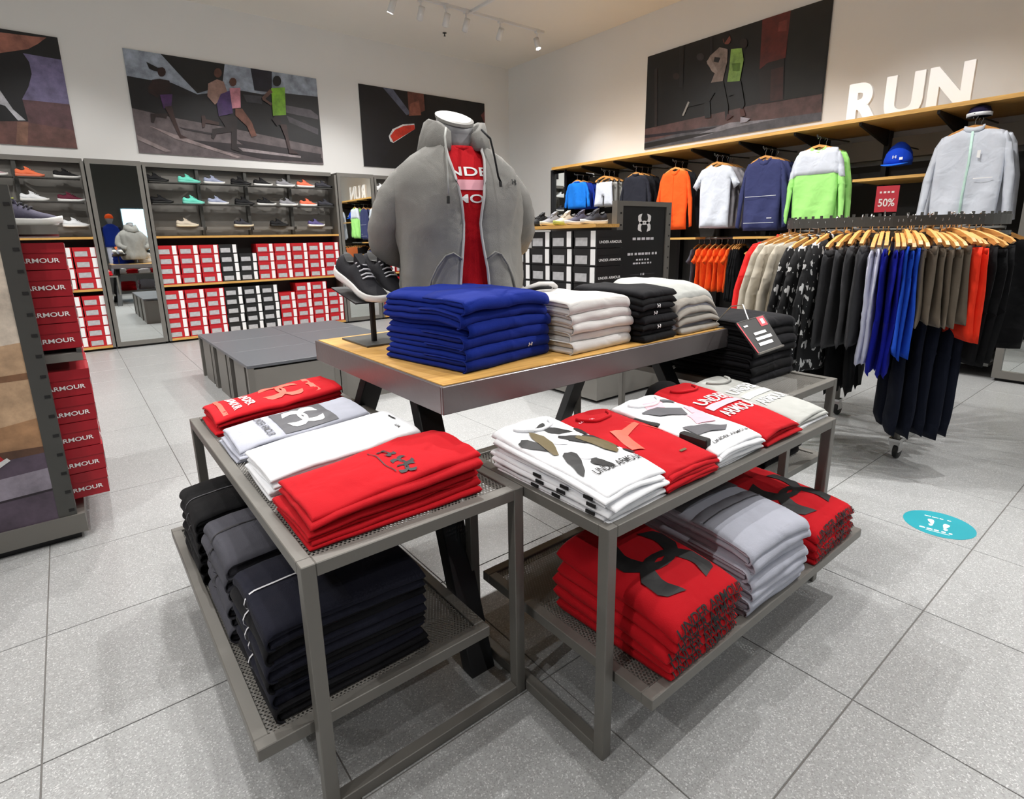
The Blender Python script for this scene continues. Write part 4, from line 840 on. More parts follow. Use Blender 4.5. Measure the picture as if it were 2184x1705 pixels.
MB().lathe([(.15, 0), (.15, .012), (.02, .02), (.02, .14), (.2, .14)], 20).build('stand', M_steelD, mq)
ts = thing('t_shirt', 'red t-shirt with white lettering worn under the open hoodie', 't-shirt', (MX, MY, TZ), MR)
MB().loft([[bp(2*PI*k/40, z, -.018) for k in range(40)] for z in zz[:-1]]).build('shirt_body', Fr, ts, True); sb_ = ts.children[0]
MB().loft([[(r*math.cos(2*PI*k/24), r*math.sin(2*PI*k/24)+.012, z) for k in range(24)] for r, z in ((.10, .79), (.094, .81), (.088, .812))]).build('neckband', Fr, ts, True)
def chest(u, v):
    w, d = sec(v, -.018); c = max(-.98, min(.98, u/w)); a = math.acos(abs(c)**(1/.86)*(1 if c > 0 else -1)); return bp(-a, v, -.0155)
ink('lettering', [place2d(text2d('UNDER'), .0, .705, .29, .036), place2d(text2d('ARMOUR'), .0, .598, .33, .034)], chest, M_inkW, sb_); ink('pink_bar', [place2d(RECT, 0, .652, .3, .04)], chest, M_inkP, sb_)
hd = thing('hooded_jacket', 'grey zip hoodie worn open over a red t-shirt by the mannequin', 'hoodie', (MX, MY, TZ), MR)
HZ = [.10, .115, .15, .2, .26, .32, .38, .44, .5, .55, .6, .64, .67, .70, .725, .75, .77, .79, .81, .825]
def gap(z): return .040+.025*max(0, (z-.5)/.32)+.012*math.sin(9*z)
rings = []; NH = 56; edgeL = []; edgeR = []
for z in HZ:
    w, d = sec(z, .012); g = math.asin(min(.9, gap(z)/w)); r_ = []
    for k in range(NH+1):
        a_ = -PI/2+g+(2*PI-2*g)*k/NH
        f_ = .013*math.sin(7*a_+3*math.sin(4*z))*(1-z)+.018*noise.noise((3*math.cos(a_), 3*math.sin(a_), z*5))+.006*noise.noise((9*math.cos(a_), 9*math.sin(a_), z*11))
        if z < .125: f_ -= .018
        r_.append(bp(a_, z, .012+f_))
    rings.append(r_); edgeR.append(r_[0]); edgeL.append(r_[-1])
jb = MB().loft(rings, closed=False).build('jacket_body', Fz, hd, True); so_ = jb.modifiers.new('solid', 'SOLIDIFY'); so_.thickness = .009; so_.offset = 0
for sg in (-1, 1):
    path = [(sg*.185, .012, .690), (sg*.232, .012, .662), (sg*.270, .016, .605), (sg*.298, .028, .540), (sg*.316, .05, .475), (sg*.308, .09, .420), (sg*.265, .13, .385), (sg*.20, .155, .365)]
    rr = [.050, .066, .074, .072, .069, .065, .060, .056]; R_ = []
    P_ = [Vector(p) for p in path]; sm = []; sr = []
    for i in range(len(P_)-1):
        for q in (0, .25, .5, .75): sm.append(P_[i].lerp(P_[i+1], q)); sr.append(rr[i]+(rr[i+1]-rr[i])*q)
    sm.append(P_[-1]); sr.append(rr[-1]); n = 20
    for i, p in enumerate(sm):
        tn = (sm[min(i+1, len(sm)-1)]-sm[max(i-1, 0)]).normalized(); a_ = tn.cross(Vector((0, 1, 0))).normalized(); b_ = tn.cross(a_)
        R_.append([p+(a_*math.cos(2*PI*k/n)+b_*math.sin(2*PI*k/n))*sr[i]*(1+(.035*math.sin(i*1.5+2*math.cos(2*PI*k/n)) if i > 10 else 0)+.07*noise.noise((i*.22, math.cos(2*PI*k/n)*1.2, sg*3+math.sin(2*PI*k/n)))) for k in range(n)])
    MB().loft(R_).build('sleeve', Fz, hd, True)
    E_ = edgeL if sg < 0 else edgeR
    MB().tube([p+Vector((0, -.003, 0)) for p in E_], .006, 6).build('zipper', mat('zip_tape', S(.72, .72, .72), .5), jb, True)
    # kangaroo pocket seam
    def fr(x, z): 
        w, d = sec(z, .03); c = x/w; return Vector((x, -d*max(.02, 1-abs(c)**2.3)**.43+.012, z))
    MB().tube([fr(sg*x, z) for x, z in ((.055, .36), (.09, .385), (.12, .375), (.155, .33), (.18, .28), (.19, .23))], .0045, 6).build('pocket_seam', Fz, jb, True)
    ds_ = MB().tube([(sg*.075, -.105, .87), (sg*.095, -.150, .83), (sg*.10, -.178, .76), (sg*.105, -.203, .68), (sg*.11, -.212, .60 if sg < 0 else .66)], .0042, 6).build('drawstring', Fgl if sg < 0 else Fk, hd, True)
    MB().tube([(sg*.11, -.212, .602 if sg < 0 else .66), (sg*.111, -.214, .575 if sg < 0 else .64)], .0065, 6).build('drawstring_tip', M_rubberK, ds_)
hr = []; NHD = 34
for k in range(NHD+1):
    a_ = -PI/2+.46+(2*PI-.92)*k/NHD; bk = max(0, math.sin(a_)); sd = abs(math.cos(a_)); tp_ = min(1, k/4, (NHD-k)/4); out = Vector((math.cos(a_), math.sin(a_), 0)); c0 = Vector((0, .018, 0))
    hi = .850+.070*sd+.02*bk-.02*(1-tp_); lo = .800-.05*bk-.005*sd
    pr_ = [(.094, .79), (.098, .5*(hi+.79)), (.104, hi-.008), (.114, hi), (.126, hi-.006), (.140+.03*bk, .55*hi+.45*lo), (.148+.055*bk, lo+.01), (.135+.045*bk, lo-.008), (.112, lo)]
    hr.append([c0+out*(r_*(.92 if sd < .5 else 1)+.007*noise.noise((k*.45, j*.5, 5)))+Vector((0, 0, z_+.010*noise.noise((k*.4, j*.8, 2)))) for j, (r_, z_) in enumerate(pr_)])
MB().loft(hr).build('hood', Fz, hd, True)
ink('chest_emblem', [place2d(LOGO, .0, .0, .028, .024)], lambda u, v: bp(-.95, .665+v, .034)+Vector((u*.9, u*.5, 0)), M_inkK, jb, 0)

# ------------------------------------------------------------------ low platform of six modules behind the table
def module(label, x0, x1, y0, y1):
    t = thing('platform_module', label, 'platform', ((x0+x1)/2, (y0+y1)/2, 0), 0, 'low platform modules'); w, d = (x1-x0)/2, (y1-y0)/2
    MB().box(-w, w, -d, d, .425, .45).build('top_board', mat('dark_laminate', S(.36, .37, .39), .4, 0, 0, 1, .06, 4), t, bevel=.002)
    for x in (-w+.002, w-.05):
        for y in (-d+.002, d-.05): MB().box(x, x+.048, y, y+.048, 0, .425).build('post', M_steel, t)
    for x in (-w+.012, w-.03): MB().box(x, x+.018, -d+.16, d-.16, .0, .425).build('side_panel', M_steel, t)
    for y in (-d+.004, d-.022): MB().box(-w+.05, w-.05, y, y+.018, .0, .41).build('end_panel', M_panel, t)
    MB().box(-w+.05, w-.05, -d+.05, d-.05, .0, .03).build('floor_plate', M_dark, t)
nm = [['left', 'right'], ['front', 'middle', 'rear']]
for i, (x0, x1) in enumerate(((1.01, 1.765), (1.77, 2.525))):
    for j, (y0, y1) in enumerate(((4.60, 5.275), (5.28, 5.955), (5.96, 6.635))):
        module('low grey platform module, %s row, %s side' % (nm[1][j], nm[0][i]), x0, x1, y0, y1)
# ------------------------------------------------------------------ gondolas with slotted uprights
def gondola(label, name_loc, parts, slots, m_extra=None):
    t = thing('shelf_gondola', label, 'shelving', name_loc); ox, oy = name_loc[:2]
    for n, x0, x1, y0, y1, z0, z1, m in parts: MB().box(x0-ox, x1-ox, y0-oy, y1-oy, z0, z1).build(n, m, t)
    sm = MB()
    for x, w, y in slots:
        for k in range(16): sm.box(x-ox, x+w-ox, y-.002-oy, y+.001-oy, .15+k*.095, .164+k*.095)
    o = sm.build('upright_slots', M_rubberK, t); o['kind'] = 'stuff'; return t
# left gondola
G1 = gondola('grey shoe gondola with a printed end panel, cut off by the left edge', (-.68, 3.7, 0), [
 ('end_panel', -1.22, -.21, 3.225, 3.26, .13, 1.66, M_steel), ('upright', -.21, -.14, 3.22, 3.28, .13, 1.66, M_steelD), ('upright', -1.29, -1.22, 3.22, 3.28, .13, 1.66, M_steelD),
 ('base', -1.30, -.11, 3.21, 4.6, .035, .13, M_steel), ('kick_plate', -1.28, -.14, 3.24, 4.58, 0, .035, M_black), ('spine_panel', -.74, -.64, 3.26, 4.6, .13, 1.60, M_panel),
 ('steel_shelf', -.64, .0, 3.28, 4.6, .868, .905, M_steel), ('steel_shelf', -.64, .0, 3.28, 4.6, 1.455, 1.495, M_steel), ('shelf_front', -.02, -.0, 3.282, 4.598, .905, .925, M_steelD)], [(-.168, .022, 3.22)])
PN = [((.80, .75, .69), [(0, 0), (1, 0), (1, 1), (0, 1)]), ((.72, .60, .48), [(0, .22), (1, .22), (1, .56), (.6, .53), (.3, .55), (0, .53)]), ((.50, .36, .26), [(.0, .44), (1, .45), (1, .47), (.5, .455), (0, .46)]),
      ((.62, .47, .34), [(0, .22), (1, .22), (1, .33), (.7, .30), (0, .34)]), ((.36, .25, .19), [(.0, .215), (1, .215), (1, .24), (.6, .25), (.3, .235), (0, .24)]), ((.33, .28, .34), [(0, 0), (1, 0), (1, .22), (0, .20)]),
      ((.55, .52, .57), [(0, .07), (1, .10), (1, .17), (0, .13)]), ((.16, .12, .16), [(0, .065), (1, .095), (1, .102), (0, .072)]), ((.70, .12, .14), [(.62, .15), (.70, .16), (.86, .22), (.84, .245), (.76, .235)]), ((.25, .10, .12), [(.60, .22), (.66, .21), (.78, .26), (.70, .30), (.60, .29)]), ((.12, .14, .30), [(.5, .24), (.66, .22), (.64, .33), (.5, .36)]), ((.9, .9, .9), [(.62, .14), (.72, .15), (.88, .215), (.87, .225), (.70, .165)])]
vs = []; fs = []; cs = []
for k, (c, uv) in enumerate(PN):
    b_ = len(vs); vs += [(-1.22+.68+u*1.01, 3.2245-.0004*k-3.7, .13+v*1.53) for u, v in uv]; fs.append(tuple(range(b_, len(vs)))); cs += [S(*c)]*len(uv)
me = bpy.data.meshes.new('printed_picture'); me.from_pydata(vs, [], fs); at = me.color_attributes.new('Col', 'FLOAT_COLOR', 'POINT')
for i, c in enumerate(cs): at.data[i].color = c
me.materials.append(M_print); obj('printed_picture', me, G1)
M_redD = mat('deep_red_card', S(.62, .07, .13), .5, 0, 0, 1, .04, 4)
for lev, z0, n, h in (('upper', .927, 4, .1235), ('lower', .175, 5, .130)):
    for c in range(3):
        for r in range(n):
            pos = 'lowest' if r == 0 else 'topmost' if r == n-1 else ORD[r]+' up'
            shoe_box('dark red shoe box %s, %s column of the %s stack on the left gondola' % (pos, ('front', 'second', 'rear')[c], lev), (.01+random.uniform(-.004, .004), 3.432+c*.272, z0+r*h), PI/2+random.uniform(-.01, .01), M_redD, h=h-.0015, group='shoe boxes on the left gondola', side=-1 if c == 0 else 0)
shoe('large slate grey sneaker with white sole on top of the left gondola', (-.135, 3.43, 1.495), -.08, K['slate'], M_rubberW, K['char'], sc=1.12)
shoe('grey sneaker behind the large slate one on the left gondola', (-.135, 3.75, 1.495), -.08, K['grey'], M_rubberW, K['white'])
# middle gondola
GX, GY = 3.98, 3.7
G2 = gondola('dark shoe gondola with a printed sign as end panel', (GX, GY, 0), [
 ('end_panel', 3.69, 4.275, 3.105, 3.14, .1, 1.64, M_blk), ('upright', 3.615, 3.69, 3.095, 3.15, .06, 1.68, M_steel), ('upright', 4.275, 4.345, 3.095, 3.15, .06, 1.68, M_steel), ('top_rail', 3.69, 4.275, 3.095, 3.15, 1.64, 1.68, M_steel),
 ('base', 3.40, 4.56, 3.08, 4.2, .03, .30, M_panel), ('kick_plate', 3.44, 4.52, 3.12, 4.16, 0, .03, M_black), ('spine_panel', 3.94, 4.02, 3.14, 4.2, .1, 1.60, M_dark),
 ('wood_shelf', 3.325, 3.605, 3.06, 4.16, 1.468, 1.495, M_woodY), ('wood_shelf_rear', 3.605, 3.93, 3.18, 4.16, 1.468, 1.495, M_woodY), ('wood_shelf', 4.03, 4.40, 3.16, 4.16, 1.468, 1.495, M_woodY), ('dark_side', 3.70, 3.93, 3.15, 3.17, .3, 1.468, M_blk)], [(3.655, .018, 3.095), (4.315, .014, 3.095)])
def p2m(u, v): return (3.9825-GX+u, 3.1042-GY, v)
ink('emblem', [place2d(LOGO, 0, 1.505, .165, .15)], p2m, M_inkW, G2, 0)
rg = random.Random(5); ls = []
for z, w, h, n in ((1.372, .30, .022, 5), (1.245, .42, .020, 9), (1.195, .19, .014, 5), (1.165, .27, .014, 7), (1.07, .055, .018, 2)):
    ls += [place2d(RECT, x, z, l, h) for x, l in dashes(rg, w, n)]
ink('lettering', ls, p2m, M_inkL, G2, 0)
ink('printed_grid', [place2d(RECT, -.165+.055*i, .87+.002, .004, .32) for i in range(7)]+[place2d(RECT, 0, .72+.045*j, .335, .004) for j in range(8)]+[place2d(RECT, 0, 1.07, .335, .003)], p2m, M_inkG, G2, 0)
for c, n in enumerate((8, 8, 8, 7)):
    for r in range(n):
        pos = 'lowest' if r == 0 else 'topmost' if r == n-1 else ORD[r]+' up'
        shoe_box('black shoe box %s, %s column of the stack on the middle gondola' % (pos, ('front', 'second', 'third', 'rear')[c]), (3.35+random.uniform(-.006, .006), 3.195+c*.268, .302+r*.1435), -PI/2+random.uniform(-.012, .012), M_blk, h=.142, group='shoe boxes on the middle gondola', side=1 if c == 0 else 0)
for r in range(8): shoe_box('red shoe box %s in the column behind the gondola sign' % ('lowest' if r == 0 else 'topmost' if r == 7 else ORD[r]+' up'), (4.385, 3.31, .302+r*.1375), PI/2, M_red, group='shoe boxes behind the gondola sign')
for k, (c, s_, l) in enumerate((('white', RW, 'white'), ('black', RK, 'black'), ('grey', RC, 'grey and cream'), ('cream', RY, 'lime and cream'), ('slate', RW, 'slate and white'), ('char', RW, 'charcoal and white'))):
    shoe('%s sneaker facing the table on the middle gondola top' % l, (3.48, 4.05-.165*k, 1.495), PI+random.uniform(-.15, .15), K[c], s_, group='sneakers on the middle gondola')

# ------------------------------------------------------------------ right wall: fixture
UX = 7.2; UY = 4.2
ru = thing('wall_display_unit', 'long dark clothing wall unit under an oak top shelf', 'shelving', (UX, UY, 0))
def RB(n, x0, x1, y0, y1, z0, z1, m): return MB().box(x0-UX, x1-UX, y0-UY, y1-UY, z0, z1).build(n, m, ru)
UPS = [1.22+.663*k for k in range(10)]
for k in range(9):
    y0, y1 = UPS[k], UPS[k+1]
    RB('back_panel', 7.62, 7.735, y0+.02, y1-.02, .1, 2.14, M_dark); RB('upper_panel', 7.60, 7.735, y0+.02, y1-.02, 2.20, 2.42, mat('valance_grey', S(.62, .61, .59), .6))
    RB('top_board', 6.70, 7.735, y0-(.04 if k else .0)+.04, y1, 2.50, 2.538, M_woodY)
RB('top_board', 6.70, 7.735, .2, UPS[0], 2.50, 2.538, M_woodY)
for y in UPS:
    RB('upright', 7.52, 7.62, y-.025, y+.025, .0, 2.49, M_black)
    MB().add([(7.52-UX, y-UY-.012, 2.33), (7.52-UX, y-UY+.012, 2.33), (7.52-UX, y-UY-.012, 2.499), (7.52-UX, y-UY+.012, 2.499), (6.74-UX, y-UY-.012, 2.499), (6.74-UX, y-UY+.012, 2.499), (6.74-UX, y-UY-.012, 2.47), (6.74-UX, y-UY+.012, 2.47)],
             [(0, 6, 4, 2), (1, 3, 5, 7), (0, 1, 7, 6), (2, 4, 5, 3), (4, 6, 7, 5), (0, 2, 3, 1)]).build('bracket', M_black, ru)
RB('end_post', 6.74, 7.735, 7.215, 7.25, .0, 2.5, M_black)
for y0, y1, z in ((4.44, 5.16, 1.345), (3.24, 3.90, 1.345), (1.92, 2.58, 1.925), (5.2, 5.84, 1.345), (2.58, 3.2, 1.0)): RB('wood_shelf', 6.80, 7.60, y0, y1, z-.012, z+.016, M_woodY)
RB('bottom_board', 6.78, 7.60, 1.2, 7.2, .12, .15, M_steelD)
for y0, y1 in ((3.85, 4.60), (2.0, 2.9), (5.9, 7.1)):
    MB().tube([(7.05-UX, y0-UY, 1.345), (7.05-UX, y1-UY, 1.345)], .014, 8).build('hang_rail', M_steel, ru)
    for y in (y0+.03, y1-.03): MB().tube([(7.05-UX, y-UY, 1.345), (7.55-UX, y-UY, 1.345)], .012, 6).build('rail_arm', M_steel, ru)
def arm(y, z, x=6.70): MB().tube([(7.55-UX, y-UY, z+.02), (x-UX, y-UY, z), (x-.01-UX, y-UY, z+.02)], .008, 6).build('face_out_arm', M_steelD, ru)
def facing(kind, lab, cat, y, ztop, m, w, l, n=3, m2=None, dx=.075, mb_=None, x=6.78, ph=0, group=None):
    arm(y, ztop+.105 if kind not in ('trousers', 'shorts') else ztop+.175, x-.06)
    ob = None
    for k in range(n):
        g = garment(kind, lab if k == 0 else '%s, %s behind the front one' % (lab, ('first', 'second', 'third')[k-1]), cat, (x+dx*k, y-.012*k, ztop-.004*k), HP, m if k == 0 else (mb_ or m), w, l, m2=m2 if k == 0 else None, ph=ph+k, group=group, hl=None)
        if k == 0: ob = g
    return ob
Fbl = fab('azure', .10, .47, .86); Fbl2 = fab('deep_blue', .07, .18, .55); For_ = fab('orange', .96, .36, .12); Fan = fab('anorak_navy', .22, .24, .40); Fgr = fab('lime', .66, .92, .52); Flg = fab('pale_grey', .83, .85, .89); Fgy = fab('mid_grey', .55, .54, .56)
Fdk = fab('ink', .14, .145, .18)
facing('jacket', 'bright blue jacket on the right wall', 'jacket', 6.66, 2.27, Fbl, .40, .42, 3, mb_=Fbl2, dx=.12)
facing('shorts', 'white and orange shorts on the right wall', 'shorts', 6.08, 2.215, Flg, .32, .36, 3, mb_=Fgl, dx=.1)
g = facing('jacket', 'ink blue jacket behind the gondola sign', 'jacket', 5.47, 2.27, Fdk, .42, .62, 3, mb_=Fk2, dx=.12)
g = facing('hooded_jacket', 'orange hooded jacket on the right wall', 'jacket', 4.80, 2.27, For_, .42, .80, 2, mb_=Fk2, dx=.14)
MB().tube([(0, -.036, -.09), (.004, -.04, -.4), (0, -.036, -.78)], .004, 5).build('zipper', For_, g)
g = facing('t_shirt', 'pale grey t-shirt on the right wall', 't-shirt', 4.18, 2.27, Flg, .42, .79, 4, mb_=Fgy, dx=.1)
g = facing('hooded_jacket', 'navy anorak on the right wall', 'jacket', 3.55, 2.27, Fan, .44, .84, 3, dx=.12)
ink('pocket_seam', [RR(-.19, .19, -.44, -.435), RR(-.19, .19, -.75, -.745), RR(.1, .16, -.70, -.69)], lambda u, v: Vector((u, -.048, v)), M_inkL, g, 0)
g = facing('hooded_jacket', 'lime running jacket with grey yoke', 'jacket', 2.95, 2.31, Fgr, .46, .84, 2, dx=.14)
y_ = [(-.2, -.02), (-.235, -.10), (-.25, -.19), (-.24, -.30), (.24, -.30), (.25, -.19), (.235, -.10), (.2, -.02), (.08, .0), (0, -.03), (-.08, 0)]
setmat(obj('grey_yoke', inflate('grey_yoke', y_[::-1], T=.045, D=.05, step=.04, folds=(.011, 24, 0)), g), Flg)
for sg in (-1, 1):
    pl = [(sg*.18, -.04), (sg*.225, -.06), (sg*.27, -.16), (sg*.30, -.33), (sg*.245, -.36), (sg*.22, -.22)]
    setmat(obj('grey_sleeve_top', inflate('grey_sleeve_top%d' % sg, pl if sg < 0 else pl[::-1], T=.036, D=.04, step=.04, folds=(.008, 30, 0)), g), Flg)
g = facing('jacket', 'pale grey windbreaker with a mint zip', 'jacket', 1.60, 2.30, Flg, .50, .86, 2, dx=.14)
MB().tube([(0, -.040, -.03), (.008, -.045, -.3), (-.004, -.04, -.6), (.0, -.036, -.84)], .010, 6).build('mint_zipper', fab('mint', .80, .93, .88), g, True)
ink('pocket_seam', [RR(.06, .2, -.45, -.442), PG((.06, -.20), (.085, -.2), (.085, -.27), (.06, -.26))], lambda u, v: Vector((u, -.050, v)), M_inkW, g, 0)
# blue cap on a peg
t = thing('running_cap', 'bright blue running cap hung above the oak shelf', 'cap', (7.0, 2.245, 2.06), HP)
MB().loft([[(r*1.0*math.cos(2*PI*k/18), r*.9*math.sin(2*PI*k/18)+o_, z) for k in range(18)] for r, z, o_ in ((.125, 0, 0), (.128, .05, 0), (.115, .12, .01), (.08, .185, .015), (.035, .225, .02), (.005, .235, .02))]).build('crown', fab('cap_blue', .06, .25, .75), t, True)
MB().loft([[(x, -.10-.075*(1-(x/.125)**2)*q, .005+.0-.02*q*(1-(x/.125)**2)) for q in (0, .5, 1)]+[(x, -.10-.075*(1-(x/.125)**2)*q, .013-.02*q*(1-(x/.125)**2)) for q in (1, .5, 0)] for x in [-.12+.03*k for k in range(9)]]).build('peak', fab('cap_peak', .12, .42, .92), t, True)
ink('emblem', [place2d(LOGO, 0, 0, .035, .03), place2d(RECT, .06, -.02, .03, .025)], lambda u, v: Vector((u, -.1175-.0, .075+v)), M_inkW, t, 0)
MB().tube([(0, .02, .2), (0, .55, .2)], .007, 6).build('peg', M_steelD, t)
# packet above the pale windbreaker
t = thing('cap_packet', 'striped white and navy cap above the pale windbreaker', 'cap', (6.80, 1.585, 2.40), HP)
MB().lathe([(.09, 0), (.092, .03), (.07, .08), (.02, .098)], 16).build('crown', fab('stripe_navy', .12, .10, .22), t, True); MB().lathe([(.094, .0), (.096, .028), (.094, .03)], 16).build('white_band', Fw, t, True)
# side-hung clothes on the lower rails
gl = 'clothes on the lower wall rail'
def side(kind, lab, cat, y, z, m, w, l, x=7.05, ph=0):
    garment(kind, lab, cat, (x, y, z), 0.06, m, w, l, ph=ph, group=gl, T=.022, step=.05)
side('t_shirt', 'dark grey t-shirt at the far end of the wall rail', 't-shirt', 4.54, 1.235, Fch, .40, .62)
for k in range(6): side('t_shirt', 'orange t-shirt, %s from the far end of the wall rail' % ORD[k+1], 't-shirt', 4.46-.088*k, 1.235, For_, .40, .60, ph=k)
for k in range(4): side('jacket', 'black jacket, %s from the near end of the wall rail' % ORD[3-k], 'jacket', 3.97-.03*k, 1.235, Fk, .40, .72, ph=k)
for k in range(5): side('jacket', 'black jacket on the short wall rail, %s from its far end' % ORD[k], 'jacket', 2.8-.15*k, 1.235, Fk2, .44, .75, ph=k)
for k in range(6): side('jacket', 'dark jacket on the end wall rail, %s from its near end' % ORD[k], 'jacket', 6.0+.18*k, 1.235, Fk2 if k % 2 else Fdk, .44, .8, ph=k)
for k in range(3): garment('trousers', 'navy trousers below the oak wall shelf, %s one' % ('front', 'middle', 'rear')[k], 'trousers', (6.9+.1*k, 3.60-.02*k, 1.13), HP, Fan, .34, .88, ph=k, group='navy trousers below the oak shelf')
arm(3.60, 1.31, 6.85)
for k in range(2): garment('shorts', 'white shorts low on the wall beside the right mirror, %s pair' % ('front', 'rear')[k], 'shorts', (6.86+.1*k, 1.42-.02*k, .86), HP, Fw, .34, .50, ph=k, group='white shorts low on the wall'); 
arm(1.42, 1.04, 6.80)
for k in range(3): garment('jacket', 'black jacket low on the wall behind the round rack, %s one' % ('front', 'middle', 'rear')[k], 'jacket', (6.86+.1*k, 1.88-.02*k, 1.22), HP, Fk, .42, .75, ph=k, group='black jackets behind the round rack')
arm(1.88, 1.325, 6.80)
# right mirror
t = thing('wall_mirror', 'tall mirror in a grey frame at the right edge', 'mirror', (6.78, .68, 0))
for y0, y1 in ((-.48, -.43), (.42, .48)): MB().box(-.03, .9, y0, y1, .03, 2.49).build('frame_post', M_steel, t)
for z0, z1 in ((.03, .10), (2.44, 2.49)): MB().box(-.03, .9, -.43, .42, z0, z1).build('frame_rail', M_steel, t)
MB().box(-.005, .02, -.43, .42, .10, 2.44).build('mirror_glass', M_mirror, t); MB().box(.02, .9, -.46, .46, 0, .03).build('kick_plate', M_black, t)
# mirror strip at the far end of the right wall
t = thing('wall_mirror', 'small mirror at the far end of the right wall unit', 'mirror', (6.80, 7.09, 0)); MB().box(-.01, .01, -.12, .12, 1.2, 2.44).build('mirror_glass', M_mirror, t)
for y0, y1 in ((-.135, -.12), (.12, .135)): MB().box(-.015, .03, y0, y1, 1.0, 2.49).build('frame_post', M_black, t)
MB().box(.01, .75, -.12, .12, 0, 1.2).build('base_cabinet', M_dark, t)
# RUN letters
def letter(ch, y0, y1):
    vs, fs = text2d(ch, .045); n = len(vs); w = y0-y1; mb = MB(); cy = (y0+y1)/2
    t = thing('sign_letter', 'white standing letter %s on the oak top shelf' % ch, 'letter', (7.2, cy, 2.538))
    mb.add([(-.025, -x*w, (y+.5)*.445) for x, y in vs]+[(.025, -x*w, (y+.5)*.445) for x, y in vs], list(fs)+[tuple(i+n for i in f[::-1]) for f in fs])
    ed = {}
    for f in fs:
        for a, b in zip(f, f[1:]+f[:1]): ed[(a, b)] = 1
    mb.f += [(b, a, a+n, b+n) for a, b in ed if (b, a) not in ed]
    mb.build('letter_body', mat('white_lacquer', S(.97), .4), t)
letter('R', 2.865, 2.54); letter('U', 2.505, 2.16); letter('N', 2.125, 1.765)

# ------------------------------------------------------------------ round rack
RX, RY, RZ_, RA = 4.27, 1.37, 1.48, .58
rk = thing('round_rack', 'round grey clothing rack on casters', 'clothes rack', (RX, RY, 0))
MB().ring(RA, .012, RZ_-.055, RZ_, 56).build('ring_rail', M_steelD, rk); MB().ring(RA, .018, RZ_-.115, RZ_-.09, 56).build('lower_ring', M_steelD, rk)
for k in range(4):
    a_ = PI/4+PI/2*k; px, py = .325*math.copysign(1, math.cos(a_)), .30*math.copysign(1, math.sin(a_))
    MB().tube([(px, py, .13), (px, py, RZ_-.06), (px*1.30, py*1.36, RZ_-.03)], .021, 10).build('pole', M_steel, rk, True)
    c_ = MB().box(px-.035, px+.035, py-.03, py+.03, .115, .132).build('caster_plate', M_chrome, rk)
    w_ = MB(); w_.lathe([(.048, -.014), (.052, -.008), (.052, .008), (.048, .014)], 16); w_.v = [(x+px+.012, z+py-.012, y+.054) for x, y, z in w_.v]; w_.build('caster_wheel', M_rubberK, c_, True)
    MB().hexa([(px-.03, py-.032, .05), (px+.05, py-.032, .05), (px+.05, py+.012, .05), (px-.03, py+.012, .05)], [(px-.02, py-.03, .116), (px+.02, py-.03, .116), (px+.02, py+.03, .116), (px-.02, py+.03, .116)]).build('caster_fork', M_chrome, c_)
for d_ in ((1, 0), (0, 1)): MB().tube([(-RA*d_[0], -RA*d_[1], RZ_-.075), (RA*d_[0], RA*d_[1], RZ_-.075)], .012, 8).build('spoke', M_steelD, rk)
tm_ = MB()
for k in range(56):
    a_ = 2*PI*k/56; c, s_ = math.cos(a_), math.sin(a_); tm_.box(RA*c-.006, RA*c+.006, RA*s_-.006, RA*s_+.006, RZ_, RZ_+.016)
tm_.build('rail_teeth', M_steelD, rk)['kind'] = 'stuff'
gk = 'clothes on the round rack'
RACKN = {}; rrk = random.Random(9)
def rackit(kind, word, cat, deg, m, w, l, r=None, z=RZ_-.115, ph=0, T=.02):
    deg += rrk.uniform(-.8, .8); z += rrk.uniform(-.012, .012)
    a_ = math.radians(deg); r = r or RA; c, s_ = math.cos(a_), math.sin(a_)
    RACKN.setdefault(word, []).append(1); n = len(RACKN[word])
    lab = '%s on the round rack, %s one from the left' % (word, ORD[n-1])
    cl = kind in ('trousers', 'shorts')
    garment(kind, lab, cat, (RX+r*c, RY+r*s_, z-(.06 if cl else 0)), a_, m, w, l, ph=ph, group=gk, T=T, step=.05)
Ftaupe = fab('taupe', .45, .41, .36, .1); Fbei = fab('sand', .72, .69, .63); Fred2 = fab('signal_red', .88, .14, .13); Frd = fab('red_orange', .95, .22, .12); Fpant = fab('graphite', .24, .24, .25); Froy = fab('cobalt', .06, .10, .58); Fmid = fab('mid_blue', .10, .30, .75); Fwp = fab('pale_lilac', .84, .85, .93); Fnv = fab('night_navy', .06, .08, .14); Fyel = fab('yellow', .88, .88, .20); Flim = fab('neon_green', .60, .95, .45)
def camo_fab():
    m, nt, p = newmat('fabric_splash_print'); tc = nt.nodes.new('ShaderNodeTexCoord'); mp = nt.nodes.new('ShaderNodeMapping'); mp.inputs['Scale'].default_value = (30, 1, 15)
    n = nt.nodes.new('ShaderNodeTexNoise'); n.inputs['Scale'].default_value = 1; n.inputs['Detail'].default_value = 2.5; cr = nt.nodes.new('ShaderNodeValToRGB'); cr.color_ramp.interpolation = 'CONSTANT'
    cr.color_ramp.elements[0].color = S(.07, .07, .08); cr.color_ramp.elements[1].color = S(.85); cr.color_ramp.elements[1].position = .585
    nt.links.new(tc.outputs['Object'], mp.inputs[0]); nt.links.new(mp.outputs[0], n.inputs['Vector']); nt.links.new(n.outputs['Fac'], cr.inputs[0]); nt.links.new(cr.outputs[0], p.inputs['Base Color']); p.inputs['Roughness'].default_value = .8; return m
Fcam = camo_fab()
for k in range(2): rackit('jacket', 'dark grey jacket', 'jacket', 94+9*k, Fch, .46, .66, ph=k)
for k in range(2): rackit('jacket', 'red jacket', 'jacket', 113+10*k, Fred2, .48, .70, ph=k)
for k in range(3): rackit('jacket', 'sand jacket', 'jacket', 136+8*k, Fbei, .48, .70, ph=k)
